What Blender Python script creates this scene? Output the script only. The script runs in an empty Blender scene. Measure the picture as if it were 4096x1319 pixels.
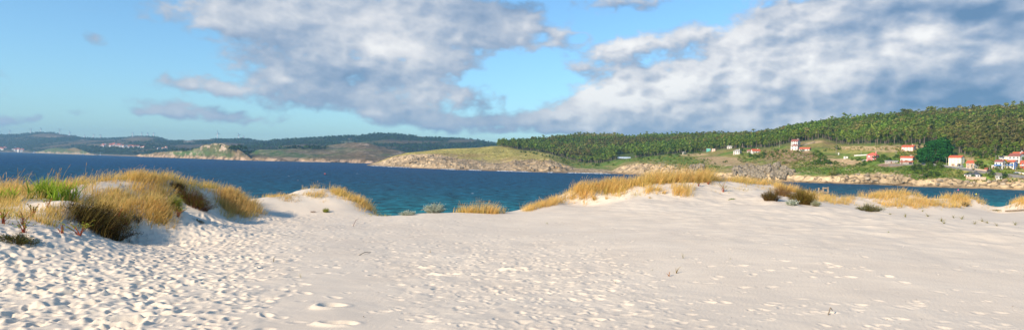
import bpy, math, numpy as np
from mathutils import Vector, Matrix
rng = np.random.default_rng(7)
SC = bpy.context.scene
COL = SC.collection
# ------------------------------------------------------------------ camera model (photograph is 4096 x 1319)
F = 2669.0; CX, CY = 2048.0, 659.5; H = 15.0
ROLL = math.atan(0.0227); HOR = 646.5
pitch = math.atan((CY - HOR) * math.cos(ROLL) / F)
fw = np.array([0, math.cos(pitch), -math.sin(pitch)])
up0 = np.array([0, math.sin(pitch), math.cos(pitch)])
rt0 = np.array([1.0, 0, 0])
cr, sr = math.cos(ROLL), math.sin(ROLL)
rt = rt0 * cr + up0 * sr          # horizon falls to the right in the picture
up = -rt0 * sr + up0 * cr
CAM = np.array([0, 0, H])
def pdir(px, py):
    px = np.asarray(px, float); py = np.asarray(py, float)
    a = (px - CX) / F; b = (CY - py) / F
    d = fw + a[..., None] * rt + b[..., None] * up
    return d / np.hypot(d[..., 0], d[..., 1])[..., None]      # unit horizontal length
def at(px, py, d): return CAM + pdir(px, py) * np.asarray(d, float)[..., None]
def proj(P):
    v = np.asarray(P) - CAM
    z = np.maximum(v @ fw, 1e-3)
    return CX + F * (v @ rt) / z, CY - F * (v @ up) / z
def dsea(px, py): return H / -pdir(px, py)[..., 2]
def azof(px, py=None):
    d = pdir(px, HOR if py is None else py); return np.arctan2(d[..., 0], d[..., 1])

# ------------------------------------------------------------------ numpy noise
def _h(ix, iy, iz):
    n = (ix.astype(np.int64) * 374761393 + iy.astype(np.int64) * 668265263 + iz.astype(np.int64) * 2147483647 * 3) & 0xffffffff
    n = ((n ^ (n >> 13)) * 1274126177) & 0xffffffff
    n = ((n ^ (n >> 16)) * 2246822519) & 0xffffffff
    return ((n ^ (n >> 15)) & 0xffffff) / float(0xffffff)
def vn(x, y, z=0.0):
    x = np.asarray(x, float); y = np.asarray(y, float); z = np.zeros_like(x) + z
    ix, iy, iz = np.floor(x), np.floor(y), np.floor(z)
    fx, fy, fz = x - ix, y - iy, z - iz
    fx = fx*fx*(3-2*fx); fy = fy*fy*(3-2*fy); fz = fz*fz*(3-2*fz)
    r = 0
    for dx in (0, 1):
        for dy in (0, 1):
            for dz in (0, 1):
                w = (fx if dx else 1-fx) * (fy if dy else 1-fy) * (fz if dz else 1-fz)
                r = r + w * _h(ix+dx, iy+dy, iz+dz)
    return r * 2 - 1
def fbm(x, y, z=0.0, o=4, g=0.5):
    r = 0; a = 1.0; s = 0
    for i in range(o):
        r = r + a * vn(np.asarray(x) * 2**i + 17.3*i, np.asarray(y) * 2**i + 5.1*i, np.asarray(z) * 2**i + 9.7*i); s += a; a *= g
    return r / s
def ss(a, b, x):
    t = np.clip((x - a) / (b - a), 0, 1); return t*t*(3-2*t)

# ------------------------------------------------------------------ object helpers
def mesh(name, V, Fq, col=None, smooth=False, tri=None):
    V = np.ascontiguousarray(V, dtype=np.float32).reshape(-1, 3)
    me = bpy.data.meshes.new(name)
    Fq = np.zeros((0, 4), np.int32) if Fq is None else np.asarray(Fq, np.int32)
    k = Fq.shape[1] if len(Fq) else 4
    nt = 0 if tri is None else len(tri)
    loops = Fq.ravel()
    starts = np.arange(len(Fq)) * k; tot = np.full(len(Fq), k)
    if nt:
        tri = np.asarray(tri, np.int32)
        starts = np.concatenate([starts, len(loops) + np.arange(nt) * 3]); tot = np.concatenate([tot, np.full(nt, 3)])
        loops = np.concatenate([loops, tri.ravel()])
    me.vertices.add(len(V)); me.vertices.foreach_set('co', V.ravel())
    me.loops.add(len(loops)); me.loops.foreach_set('vertex_index', loops.astype(np.int32))
    me.polygons.add(len(starts)); me.polygons.foreach_set('loop_start', starts.astype(np.int32))
    me.polygons.foreach_set('loop_total', tot.astype(np.int32))
    me.polygons.foreach_set('use_smooth', np.full(len(starts), smooth))
    me.update(calc_edges=True); me.validate()
    if col is not None:
        col = np.asarray(col, np.float32).reshape(-1, 3)
        c4 = np.concatenate([col, np.ones((len(col), 1), np.float32)], 1)
        at_ = me.color_attributes.new('Col', 'FLOAT_COLOR', 'POINT'); at_.data.foreach_set('color', c4.ravel())
    return me
def obj(name, me, mat=None, parent=None, loc=None, rz=0):
    o = bpy.data.objects.new(name, me); COL.objects.link(o)
    if mat is not None and me is not None and len(me.materials) == 0: me.materials.append(mat)
    if parent is not None: o.parent = parent
    if loc is not None: o.location = [float(v) for v in loc]
    o.rotation_euler = (0, 0, rz)
    return o
def tag(o, label, cat, group=None, kind=None):
    if label: o['label'] = label
    if cat: o['category'] = cat
    if group: o['group'] = group
    if kind: o['kind'] = kind
    return o
def thing(name, label, cat, loc, rz=0, group=None):
    return tag(obj(name, None, None, None, loc, rz), label, cat, group)
def struct(o): o['kind'] = 'structure'; return o
class MB:
    def __init__(s): s.v = []; s.f = []; s.n = 0
    def add(s, V, Fs):
        V = np.asarray(V, float); s.v.append(V)
        s.f += [tuple(int(i) + s.n for i in f) for f in Fs]; s.n += len(V); return s
    def box(s, x0, x1, y0, y1, z0, z1):
        V = [(x, y, z) for z in (z0, z1) for y in (y0, y1) for x in (x0, x1)]
        return s.add(V, [(0,2,3,1),(4,5,7,6),(0,1,5,4),(2,6,7,3),(0,4,6,2),(1,3,7,5)])
    def tube(s, pts, rad, n=8, cap=True):
        pts = np.asarray(pts, float); rad = np.broadcast_to(rad, (len(pts),))
        V = []
        for i, p in enumerate(pts):
            t = pts[min(i+1, len(pts)-1)] - pts[max(i-1, 0)]; t = t / (np.linalg.norm(t) + 1e-9)
            a = np.cross(t, [0, 1, 0]) if abs(t[1]) < .9 else np.cross(t, [1, 0, 0]); a /= np.linalg.norm(a); b = np.cross(t, a)
            for k in range(n):
                w = 2*math.pi*k/n; V.append(p + rad[i]*(a*math.cos(w) + b*math.sin(w)))
        Fs = [(i*n+k, i*n+(k+1) % n, (i+1)*n+(k+1) % n, (i+1)*n+k) for i in range(len(pts)-1) for k in range(n)]
        if cap: Fs += [tuple(range(n))[::-1], tuple((len(pts)-1)*n + k for k in range(n))]
        return s.add(V, Fs)
    def build(s, name, mat, parent=None, loc=None, rz=0, smooth=False):
        me = bpy.data.meshes.new(name); me.from_pydata([tuple(p) for p in np.concatenate(s.v)], [], s.f); me.update()
        if smooth: me.polygons.foreach_set('use_smooth', [True]*len(me.polygons))
        return obj(name, me, mat, parent, loc, rz)

# ------------------------------------------------------------------ materials
def lin(r, g, b): return tuple(((c/255)/12.92 if c/255 <= .04045 else ((c/255+.055)/1.055)**2.4) for c in (r, g, b))
def newmat(name):
    m = bpy.data.materials.new(name); m.use_nodes = True; nt = m.node_tree; nt.nodes.clear()
    o = nt.nodes.new('ShaderNodeOutputMaterial'); return m, nt, o
def N(nt, t, **k):
    n = nt.nodes.new(t)
    for a, b in k.items():
        if a in ('op', 'operation'): n.operation = b
        elif a == 'bt': n.blend_type = b
        else: setattr(n, a, b)
    return n
def L(nt, a, b): nt.links.new(a, b)
def mth(nt, op, a, b=None, clamp=False):
    n = nt.nodes.new('ShaderNodeMath'); n.operation = op; n.use_clamp = clamp
    for i, v in enumerate((a, b)):
        if v is None: continue
        if isinstance(v, (int, float)): n.inputs[i].default_value = v
        else: nt.links.new(v, n.inputs[i])
    return n.outputs[0]
def mat_plain(name, c, c2=None, scale=3.0, rough=0.8, bump=0.0, bs=None, metal=0.0):
    m, nt, o = newmat(name); p = N(nt, 'ShaderNodeBsdfPrincipled'); L(nt, p.outputs[0], o.inputs[0])
    p.inputs['Roughness'].default_value = rough; p.inputs['Metallic'].default_value = metal
    tc = N(nt, 'ShaderNodeTexCoord')
    nz = N(nt, 'ShaderNodeTexNoise'); nz.inputs['Scale'].default_value = scale; nz.inputs['Detail'].default_value = 5
    L(nt, tc.outputs['Object'], nz.inputs['Vector'])
    cr_ = N(nt, 'ShaderNodeValToRGB'); c2 = c2 or tuple(v*0.8 for v in c)
    cr_.color_ramp.elements[0].color = (*c2, 1); cr_.color_ramp.elements[0].position = .35
    cr_.color_ramp.elements[1].color = (*c, 1); cr_.color_ramp.elements[1].position = .65
    L(nt, nz.outputs[0], cr_.inputs[0]); L(nt, cr_.outputs[0], p.inputs['Base Color'])
    if bump:
        b = N(nt, 'ShaderNodeBump'); b.inputs['Strength'].default_value = bump; b.inputs['Distance'].default_value = .05
        n2 = N(nt, 'ShaderNodeTexNoise'); n2.inputs['Scale'].default_value = bs or scale*4; n2.inputs['Detail'].default_value = 6
        L(nt, tc.outputs['Object'], n2.inputs['Vector']); L(nt, n2.outputs[0], b.inputs['Height']); L(nt, b.outputs[0], p.inputs['Normal'])
    return m
def mat_leaf(name, trans=0.3, var=0.15, tint=(1, 1, 1), objvar=0.0):
    """diffuse + translucent, colour from the Col attribute"""
    m, nt, o = newmat(name)
    at_ = N(nt, 'ShaderNodeVertexColor'); at_.layer_name = 'Col'
    col = at_.outputs[0]
    if objvar:
        oi = N(nt, 'ShaderNodeObjectInfo'); h = N(nt, 'ShaderNodeHueSaturation')
        L(nt, col, h.inputs['Color'])
        L(nt, mth(nt, 'ADD', mth(nt, 'MULTIPLY', oi.outputs['Random'], objvar*2), 1-objvar), h.inputs['Value'])
        L(nt, mth(nt, 'ADD', mth(nt, 'MULTIPLY', oi.outputs['Random'], -0.03), 0.515), h.inputs['Hue'])
        col = h.outputs[0]
    d = N(nt, 'ShaderNodeBsdfDiffuse'); t = N(nt, 'ShaderNodeBsdfTranslucent'); mx = N(nt, 'ShaderNodeMixShader'); mx.inputs[0].default_value = trans
    L(nt, col, d.inputs[0]); L(nt, col, t.inputs[0]); L(nt, d.outputs[0], mx.inputs[1]); L(nt, t.outputs[0], mx.inputs[2]); L(nt, mx.outputs[0], o.inputs[0])
    return m
def mat_land(name, s1=0.05, s2=0.4, amt=0.35, bump=0.6, bdist=1.0, bscale=0.2):
    m, nt, o = newmat(name); p = N(nt, 'ShaderNodeBsdfPrincipled'); L(nt, p.outputs[0], o.inputs[0])
    p.inputs['Roughness'].default_value = .95; p.inputs['Specular IOR Level'].default_value = .1
    at_ = N(nt, 'ShaderNodeVertexColor'); at_.layer_name = 'Col'
    g = N(nt, 'ShaderNodeNewGeometry')
    n1 = N(nt, 'ShaderNodeTexNoise'); n1.inputs['Scale'].default_value = s1; n1.inputs['Detail'].default_value = 8; n1.inputs['Roughness'].default_value = .65
    L(nt, g.outputs['Position'], n1.inputs['Vector'])
    v = mth(nt, 'ADD', mth(nt, 'MULTIPLY', mth(nt, 'SUBTRACT', n1.outputs[0], .5), amt*4), 1.0)
    mx = N(nt, 'ShaderNodeVectorMath', op='SCALE'); L(nt, at_.outputs[0], mx.inputs[0]); L(nt, mth(nt, 'MAXIMUM', v, .25), mx.inputs['Scale'])
    L(nt, mx.outputs[0], p.inputs['Base Color'])
    n2 = N(nt, 'ShaderNodeTexNoise'); n2.inputs['Scale'].default_value = bscale; n2.inputs['Detail'].default_value = 8; n2.inputs['Roughness'].default_value = .7
    L(nt, g.outputs['Position'], n2.inputs['Vector'])
    b = N(nt, 'ShaderNodeBump'); b.inputs['Strength'].default_value = bump; b.inputs['Distance'].default_value = bdist
    L(nt, n2.outputs[0], b.inputs['Height']); L(nt, b.outputs[0], p.inputs['Normal'])
    return m

# ------------------------------------------------------------------ sun, sky and clouds
SUN_EL = math.radians(25); SUNB = math.radians(41)       # behind-left
sun_to = np.array([-math.cos(SUNB)*math.cos(SUN_EL), -math.sin(SUNB)*math.cos(SUN_EL), math.sin(SUN_EL)])
sl = bpy.data.lights.new('sun', 'SUN'); sl.energy = 4.9; sl.angle = math.radians(.55); sl.color = (1.0, .82, .62)
so = bpy.data.objects.new('sun', sl); COL.objects.link(so)
so.rotation_euler = Vector(sun_to).to_track_quat('Z', 'Y').to_euler(); so.location = (0, 0, 60)

W = bpy.data.worlds.new('World'); SC.world = W; W.use_nodes = True
nt = W.node_tree; nt.nodes.clear()
wo = N(nt, 'ShaderNodeOutputWorld'); bg = N(nt, 'ShaderNodeBackground'); L(nt, bg.outputs[0], wo.inputs[0])
sky = N(nt, 'ShaderNodeTexSky'); sky.sky_type = 'NISHITA'; sky.sun_disc = False
sky.sun_elevation = SUN_EL; sky.sun_rotation = math.atan2(sun_to[0], sun_to[1]); sky.altitude = 10
sky.air_density = 1.0; sky.dust_density = 0.3; sky.ozone_density = 1.5
# clouds: a field of cloud banks in azimuth / elevation, computed here and laid on the world
BK = [(760,30,300,50,-2,.9),(1130,40,250,52,4,.95),(600,60,150,45,6,.55),(900,110,210,60,3,.95),(1090,130,130,50,0,.8),(1250,95,90,30,0,.6),
     (640,165,110,32,12,.6),(830,190,180,36,6,.8),(520,215,140,24,4,.65),(720,235,220,38,4,.9),(1000,240,170,50,4,1.0),(900,285,120,22,0,.6),(1160,250,55,18,0,.55),
     (560,290,160,20,4,1.0),(450,296,70,13,6,.7),(250,98,48,20,10,.6),(20,300,50,13,5,.5),(85,298,26,12,0,.55),(165,290,36,11,0,.45),(360,80,40,40,0,.22),
     (1240,240,50,24,-10,.42),(1440,165,44,22,10,.36),(1590,4,140,26,0,.85),(1410,95,26,24,0,.28),(370,290,40,8,0,.3),
     (1630,118,130,34,-6,.9),(1730,90,50,28,0,.6),(1860,140,110,66,-20,.85),(2000,90,150,75,-20,1.),(2150,40,190,70,-8,1.2),(2400,30,240,70,0,1.3),(2480,130,260,85,0,1.35),
     (2230,140,240,80,-6,1.3),(1560,238,120,40,-5,1.0),(1420,285,120,34,-4,.85),(1700,235,150,50,-8,1.05),(1900,205,170,66,-10,1.2),(2150,220,240,74,-4,1.35),(2450,215,240,75,2,1.35),(2720,150,250,140,0,1.3),
     (1650,290,200,30,-2,1.0),(1950,285,240,36,0,1.1),(2300,265,240,40,3,1.1),(1250,310,240,20,1,.7),(1500,322,200,20,0,.75),(1780,322,200,20,0,.75),(2050,316,200,24,0,.8),(1080,300,90,14,0,.4),(1350,332,200,10,0,.5),(1700,338,300,8,0,.6),(2200,328,300,14,0,.8),
     (-300,120,200,50,0,.8),(3100,120,300,160,0,1.2),(1500,-160,900,60,0,.8),(2300,-250,600,140,0,1.0),(300,-300,500,100,10,.6)]
AZR, ELR = 1.2, .55
CW_, CH_ = 2400, 560
def cfield(a, e):
    t = np.zeros_like(a)
    wa = a + .020*fbm(a*11, e*20, 4.4, 4); we = e + .013*fbm(a*11, e*20, 8.4, 4)
    for (x, y, rx, ry, ro, am) in BK:
        d = pdir(x*1.59, y*1.59); a0, e0 = math.atan2(d[0], d[1]), float(d[2]); ca = math.cos(a0)
        ax = rx*1.59/F*ca*ca; ay = ry*1.59/F*ca; r = math.radians(ro); dx = wa-a0; dy = we-e0
        u = (dx*math.cos(r)-dy*math.sin(r))/ax; v = (dx*math.sin(r)+dy*math.cos(r))/ay
        t += am*np.exp(-.9*(u*u+v*v))
    t = 1.5*(1-np.exp(-t/1.1))/.74
    bil = lambda f, g_, z, o: 1-2*np.abs(fbm(a*f, e*g_, z, o, .55))
    n = .85*fbm(a*6, e*14, 2.0, 5, .58) + .30*bil(13, 26, 3.0, 5)-.15 + .34*bil(30, 48, 5.0, 5)-.15
    return t - .66 - .10*ss(-.05, -.2, a) + n*1.30
ga, ge = np.meshgrid(np.linspace(-AZR, AZR, CW_), np.linspace(0, ELR, CH_))
f0 = cfield(ga, ge)
def shft(f, dx, dy):   # the field a little way towards the light
    i = int(round(dx/(2*AZR)*CW_)); j = int(round(dy/ELR*CH_)); return np.roll(np.roll(f, -i, 1), -j, 0)
def blur(f, n):
    for ax in (0, 1):
        w_ = [(0, 0), (0, 0)]; w_[ax] = (n//2+1, n//2); c_ = np.cumsum(np.pad(f, w_, 'edge'), axis=ax)
        f = (c_[n:, :]-c_[:-n, :] if ax == 0 else c_[:, n:]-c_[:, :-n])/n
    return f
fc = np.clip(f0, 0, 2.0); fb = blur(blur(fc, 9), 9); fB = blur(blur(fc, 31), 31)
LB = [(990,128,95,30,.42),(1300,72,55,22,.22),(718,200,26,14,.38),(1050,240,75,26,.22),(600,228,45,14,.15),(520,55,70,30,.14),(1610,118,70,22,.16),(1560,232,100,24,.36),(1720,212,70,26,.34),(1890,205,80,28,.36),(1420,285,80,18,.16),
      (2050,140,110,50,.22),(2330,95,110,40,.38),(2240,150,150,40,.16),(2550,150,70,40,.22),(1700,278,80,14,.2),(2420,320,180,14,.2),(1850,320,160,12,.2),(930,285,40,12,.2),(1160,248,40,14,.18),(1000,60,120,20,.1),(800,300,30,8,.1),(2110,215,40,16,.2),
      (1150,30,160,30,-.14),(1350,6,80,20,-.16),(2140,75,90,22,-.26),(2330,25,130,25,-.24),(2500,30,90,28,-.2),(2280,240,150,26,-.22),(2050,272,110,18,-.2),(2500,235,120,24,-.2),(1580,8,110,18,-.14),(880,182,90,22,-.14),(2010,232,70,20,-.16),(620,275,120,10,-.14),(1940,60,40,60,-.1)]
def lbl(a, e):
    t = np.zeros_like(a); wa = a + .012*fbm(a*18, e*34, 14.4, 3); we = e + .009*fbm(a*18, e*34, 18.4, 3)
    for (x, y, rx, ry, am) in LB:
        am = am*1.5 if am < 0 else am*.9
        d = pdir(x*1.59, y*1.59); a0, e0 = math.atan2(d[0], d[1]), float(d[2]); ca = math.cos(a0)
        t += am*np.exp(-.8*(((wa-a0)/(rx*1.59/F*ca*ca))**2+((we-e0)/(ry*1.59/F*ca))**2))
    return t
bl = lambda f, g_, z, o: 1-2*np.abs(fbm(ga*f, ge*g_, z, o, .55))
light = np.clip((fc-shft(fc, -.006, .006))*.34 + (fb-shft(fb, -.014, .012))*.42, -.22, .26)*(.45+.55*ss(-.02, .12, ga)) + np.clip((fB-shft(fB, -.03, .03))*.10, -.05, .08)
body = .45 - .05*ss(.05, -.1, ga) + .24*fbm(ga*7, ge*12, 12., 5, .55) + .12*(bl(17, 28, 13., 5)-.5) + .09*(bl(46, 70, 15., 4)-.5) + 1.1*lbl(ga, ge) - .04*ss(.8, .2, f0)
lv = np.clip(body+light, 0, 1)
def ramp3(v, st):
    xs = [s_[0] for s_ in st]; cs = np.array([lin(*s_[1]) for s_ in st]); return np.stack([np.interp(v, xs, cs[:, k]) for k in range(3)], -1)
crgb = ramp3(lv, [(0,(98,130,164)),(.2,(128,150,178)),(.4,(158,172,192)),(.58,(190,196,206)),(.78,(224,223,224)),(1,(250,247,242))])
calpha = ss(-.24, .50, f0)**1.1*.96
hz = ss(.09, .0, ge)[..., None]; crgb = crgb*(1-.4*hz)+np.array(lin(176,202,224))*.4*hz
CLK = 7.2
img = bpy.data.images.new('cloud_cover', CW_, CH_, alpha=True, float_buffer=True); img.colorspace_settings.name = 'Non-Color'; img.alpha_mode = 'CHANNEL_PACKED'
edge_ = ss(-AZR, -AZR+.1, ga)*ss(AZR, AZR-.1, ga)*ss(ELR, ELR-.1, ge)
img.pixels.foreach_set(np.ascontiguousarray(np.concatenate([crgb*CLK, (calpha*edge_)[..., None]], -1), dtype=np.float32).ravel()); img.update()
tc = N(nt, 'ShaderNodeTexCoord'); sx = N(nt, 'ShaderNodeSeparateXYZ'); L(nt, tc.outputs['Generated'], sx.inputs[0])
az = mth(nt, 'ARCTAN2', sx.outputs[0], sx.outputs[1])
hl = mth(nt, 'SQRT', mth(nt, 'ADD', mth(nt, 'MULTIPLY', sx.outputs[0], sx.outputs[0]), mth(nt, 'MULTIPLY', sx.outputs[1], sx.outputs[1])))
el = mth(nt, 'DIVIDE', sx.outputs[2], mth(nt, 'MAXIMUM', hl, .02))
cb = N(nt, 'ShaderNodeCombineXYZ'); L(nt, mth(nt, 'ADD', mth(nt, 'DIVIDE', az, 2*AZR), .5), cb.inputs[0]); L(nt, mth(nt, 'DIVIDE', el, ELR), cb.inputs[1])
ti = N(nt, 'ShaderNodeTexImage'); ti.image = img; ti.extension = 'CLIP'; ti.interpolation = 'Cubic'; L(nt, cb.outputs[0], ti.inputs[0])
hs = N(nt, 'ShaderNodeMix'); hs.data_type = 'RGBA'; hs.blend_type = 'MULTIPLY'; hs.inputs[0].default_value = 1
L(nt, sky.outputs[0], hs.inputs[6]); hs.inputs[7].default_value = (.70, 1.0, 1.20, 1)
mixw = N(nt, 'ShaderNodeMix'); mixw.data_type = 'RGBA'; L(nt, ti.outputs[1], mixw.inputs[0]); L(nt, hs.outputs[2], mixw.inputs[6]); L(nt, ti.outputs[0], mixw.inputs[7])
L(nt, mixw.outputs[2], bg.inputs[0]); bg.inputs[1].default_value = .12

# ------------------------------------------------------------------ near dunes: control points (pixel x, pixel y, metres below the eye)
CP = []
def cp(*rows):
    for (px, py, e) in rows:
        d = pdir(px, py); CP.append((*(d[:2] * (e / -d[2])), H - e))
for px in (-400, 0, 700, 1400, 2048, 2800, 3400, 4096, 4500): cp((px, 1319, 2.8))
cp((-400,1150,2.75),(0,1150,2.75),(700,1150,2.8),(1400,1150,2.8),(2048,1150,2.8),(2700,1150,2.72),(3400,1150,2.65),(4096,1150,2.62))
cp((-300,1000,2.3),(0,1000,2.4),(500,1000,2.72),(1000,1000,2.8),(1500,1000,2.8),(2048,1000,2.78),(2700,1000,2.5),(3400,1000,2.35),(4096,1000,2.3))
cp((0,925,2.1),(250,935,2.25),(500,905,2.45),(800,900,2.75),(1200,900,2.82),(1600,900,2.8),(2048,900,2.75),(2500,890,2.45),(2900,890,2.2),(3400,900,2.08),(4096,940,2.05))
cp((1100,855,2.85),(1300,862,2.88),(1550,868,2.85),(1700,855,2.8),(1850,850,2.75),(2000,850,2.7),(2090,842,2.62),(2250,830,2.4),(2500,812,2.05),(2700,797,1.82),(2900,802,1.8),(3100,815,1.8),(3300,833,1.84),(3600,858,1.92),(3850,882,1.95),(4096,905,1.98))
cp((3450,842,2.48),(3700,850,2.6),(3900,850,2.65),(4096,860,2.68),(4400,875,2.68))
cp((3300,795,1.95),(3422,788,1.88),(3609,775,1.64),(3700,795,2.0),(3850,795,2.02),(3930,812,2.2),(4005,846,2.72),(4060,812,2.1),(4150,797,1.85),(4400,800,1.85))
cp((2160,816,2.35),(2281,790,2.0),(2341,767,1.65),(2461,750,1.4),(2560,736,1.15),(2672,723,.95),(2823,721,.88),(2900,724,.95),(3061,735,1.1),(3180,764,1.5))
cp((2341,802,2.15),(2461,785,1.85),(2600,770,1.55),(2900,770,1.5),(3060,785,1.55),(3200,808,1.8))
cp((-300,772,1.9),(0,765,1.7),(150,760,1.6),(300,752,1.45),(430,738,1.25),(600,735,1.25),(750,745,1.4),(900,770,1.75),(1000,808,2.2))
cp((-200,870,1.9),(0,865,1.95),(130,835,1.85),(300,800,1.6),(500,785,1.5),(300,862,2.02),(600,830,2.0),(800,820,2.12),(480,870,2.25),(680,860,2.45),(860,858,2.6),(1050,852,2.78))
cp((1060,790,2.2),(1146,781,2.12),(1224,759,1.85),(1278,763,1.88),(1326,763,1.88),(1411,795,2.3),(1471,826,2.66),(1240,815,2.45),(1380,830,2.6),(1120,830,2.6))
CREST = [(-300,1.9,29),(0,1.7,27.5),(150,1.6,27),(300,1.45,26.7),(430,1.25,26),(600,1.25,27.5),(750,1.4,29),(900,1.75,31),(1000,2.2,32),(1110,2.15,36),(1224,1.85,37.7),(1326,1.88,37.6),(1411,2.3,37.6),(1550,2.85,33),(1700,2.8,35),(1850,2.75,35.3),(2000,2.7,35),(2090,2.62,36),(2200,2.25,38),(2341,1.65,39.3),(2461,1.4,39.7),(2600,1.1,40),(2750,.9,42),(2900,.95,43.6),(3061,1.1,44.8),(3180,1.5,44.5),(3300,1.95,45),(3500,1.75,47),(3609,1.64,48),(3720,2.0,48),(3850,2.02,49),(3990,2.72,46),(4060,2.1,47),(4150,1.85,47.6),(4400,1.85,47)]
for px, e_, d_ in CREST:
    a = float(azof(px)); d_ = d_/math.cos(a)
    for k, (q, f_) in enumerate(((4, .35), (9, 1.2), (15, 2.6))[:3 if px > 3250 else 2]): CP.append((math.sin(a)*(d_+q), math.cos(a)*(d_+q), H-(e_*(d_+q)/d_+f_)))
for px in (-500, 0, 500, 1000, 1500, 2048, 2500, 3000, 3500, 4096, 4600):
    a = float(azof(px))
    c = 1 if 1400 < px < 2200 else 0
    lst = [(52 if px < 2300 else 60, 5.6), (74, 8.6), (100, 12.6), (145, 15.9), (200, 17)]
    for d, e in [(d/math.cos(a), e) for d, e in lst]: CP.append((math.sin(a)*d, math.cos(a)*d, H - e))

for x, y in ((0,0),(-12,-2),(12,-2),(0,-15),(-35,5),(35,5),(-30,-40),(30,-40),(0,-80),(-90,-60),(90,-60),(0,-200),(-200,-150),(200,-150)): CP.append((x, y, H-2.8))
CP = np.array(CP)
def mq(dx, dy): return np.sqrt(dx*dx + dy*dy + 1.2**2)
A = mq(CP[:, 0][:, None]-CP[:, 0], CP[:, 1][:, None]-CP[:, 1])
cw = np.linalg.solve(np.block([[A + 0.02*np.eye(len(CP))*-1, np.ones((len(CP), 1))], [np.ones((1, len(CP))), np.zeros((1, 1))]]), np.append(CP[:, 2], 0))
def dune_base(x, y):
    x = np.asarray(x, float); y = np.asarray(y, float)
    r = np.full(x.shape, cw[-1])
    for i in range(len(CP)): r = r + cw[i] * mq(x - CP[i, 0], y - CP[i, 1])
    return r
def dune_z(x, y):
    r = dune_base(x, y); d = np.hypot(x, y)
    far = ss(15, 25, d)
    return r + .05*fbm(np.asarray(x)*.35, np.asarray(y)*.35, 3.1, 3) + far*.10*fbm(np.asarray(x)*.9, np.asarray(y)*.9, 7.7, 3)*ss(H-2.7, H-2.0, r)
# dense lookup of the smooth dune for placing things
GX = np.linspace(-60, 60, 481); GY = np.linspace(-4, 70, 297)
GZ = dune_z(*np.meshgrid(GX, GY))
def ground(x, y):
    x = np.asarray(x, float); y = np.asarray(y, float)
    u = np.clip((x-GX[0])/(GX[1]-GX[0]), 0, len(GX)-1.001); v = np.clip((y-GY[0])/(GY[1]-GY[0]), 0, len(GY)-1.001)
    i = u.astype(int); j = v.astype(int); u = u-i; v = v-j
    return (GZ[j, i]*(1-u)+GZ[j, i+1]*u)*(1-v) + (GZ[j+1, i]*(1-u)+GZ[j+1, i+1]*u)*v
RS = np.arange(6, 62, .06)
def hit(px, py):
    """where the ray through a photograph pixel meets the dunes"""
    px = np.atleast_1d(np.asarray(px, float)); py = np.atleast_1d(np.asarray(py, float))
    d = pdir(px, py)
    X = d[:, 0:1]*RS; Y = d[:, 1:2]*RS; Z = H + d[:, 2:3]*RS
    below = Z < ground(X, Y)
    k = np.where(below.any(1), below.argmax(1), np.argmin(Z - ground(X, Y), axis=1))
    i = np.arange(len(px)); x = X[i, k]; y = Y[i, k]
    return np.stack([x, y, ground(x, y)], 1)
def hit1(px, py): return hit([px], [py])[0]

# ---- the sand sheet, a polar grid, with real footprints
azf = np.radians(np.linspace(-40.5, 40.5, 1250)); azc = np.radians(np.linspace(40.5, 319.5, 70))[1:-1]
AZ = np.concatenate([azf, azc]); nA = len(AZ)
RR = np.concatenate([[.4, 1.5, 3, 4.5, 6, 7, 8, 8.6], np.geomspace(9, 20, 520), np.geomspace(20, 62, 380)[1:], np.geomspace(62, 210, 45)[1:]])
nR = len(RR)
SXg = RR[:, None]*np.sin(AZ); SYg = RR[:, None]*np.cos(AZ)
Zb = np.zeros((nR, nA))
for j in range(0, nR, 100): Zb[j:j+100] = dune_z(SXg[j:j+100], SYg[j:j+100])
FPZ = np.zeros((nR, nA))
def dens(px, py):
    a = ss(1500, 700, px + (py-870)*.55) * ss(835, 880, py) * (1 - .85*ss(960, 900, py)*ss(560, 420, px))
    b = np.exp(-(((px - (2050 + (py-1100)*.9)) / 560)**4)) * ss(900, 1060, py) * ss(3300, 2500, px)
    c = .35*ss(850, 870, py)*ss(1000, 940, py)*ss(2300, 1500, px) + .10*ss(2300, 2700, px)*ss(1120, 1230, py) + .05*ss(2500, 3000, px)*ss(960, 1000, py)
    return np.clip(np.maximum(np.maximum(a*4.2, b*1.6), c*2), 0, 4.2)
def stamp(x, y, ang, a, b, D, rim=.35):
    r = math.hypot(x, y); th = math.atan2(x, y); s = max(a, b)*2.1
    i0, i1 = np.searchsorted(RR, [r-s, r+s]); j0, j1 = np.searchsorted(azf, [th-s/r, th+s/r])
    if i1-i0 < 2 or j1-j0 < 2: return
    dx = SXg[i0:i1, j0:j1]-x; dy = SYg[i0:i1, j0:j1]-y
    c, s_ = math.cos(ang), math.sin(ang)
    u = (dx*c+dy*s_)/a; v = (-dx*s_+dy*c)/b
    wob = 1 + .13*np.sin(2*np.arctan2(v, u)+x*9) + .07*np.sin(3*np.arctan2(v, u)+y*11)
    q = np.sqrt(u*u+v*v)*wob
    h = -D*(1-ss(.15, 1.15, q))*(1+.3*u) + rim*D*np.exp(-((q-1.3)/.36)**2)*(1-.5*u)
    FPZ[i0:i1, j0:j1] += h
nst = 0
cand_px = rng.uniform(-60, 4150, 60000); 
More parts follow.
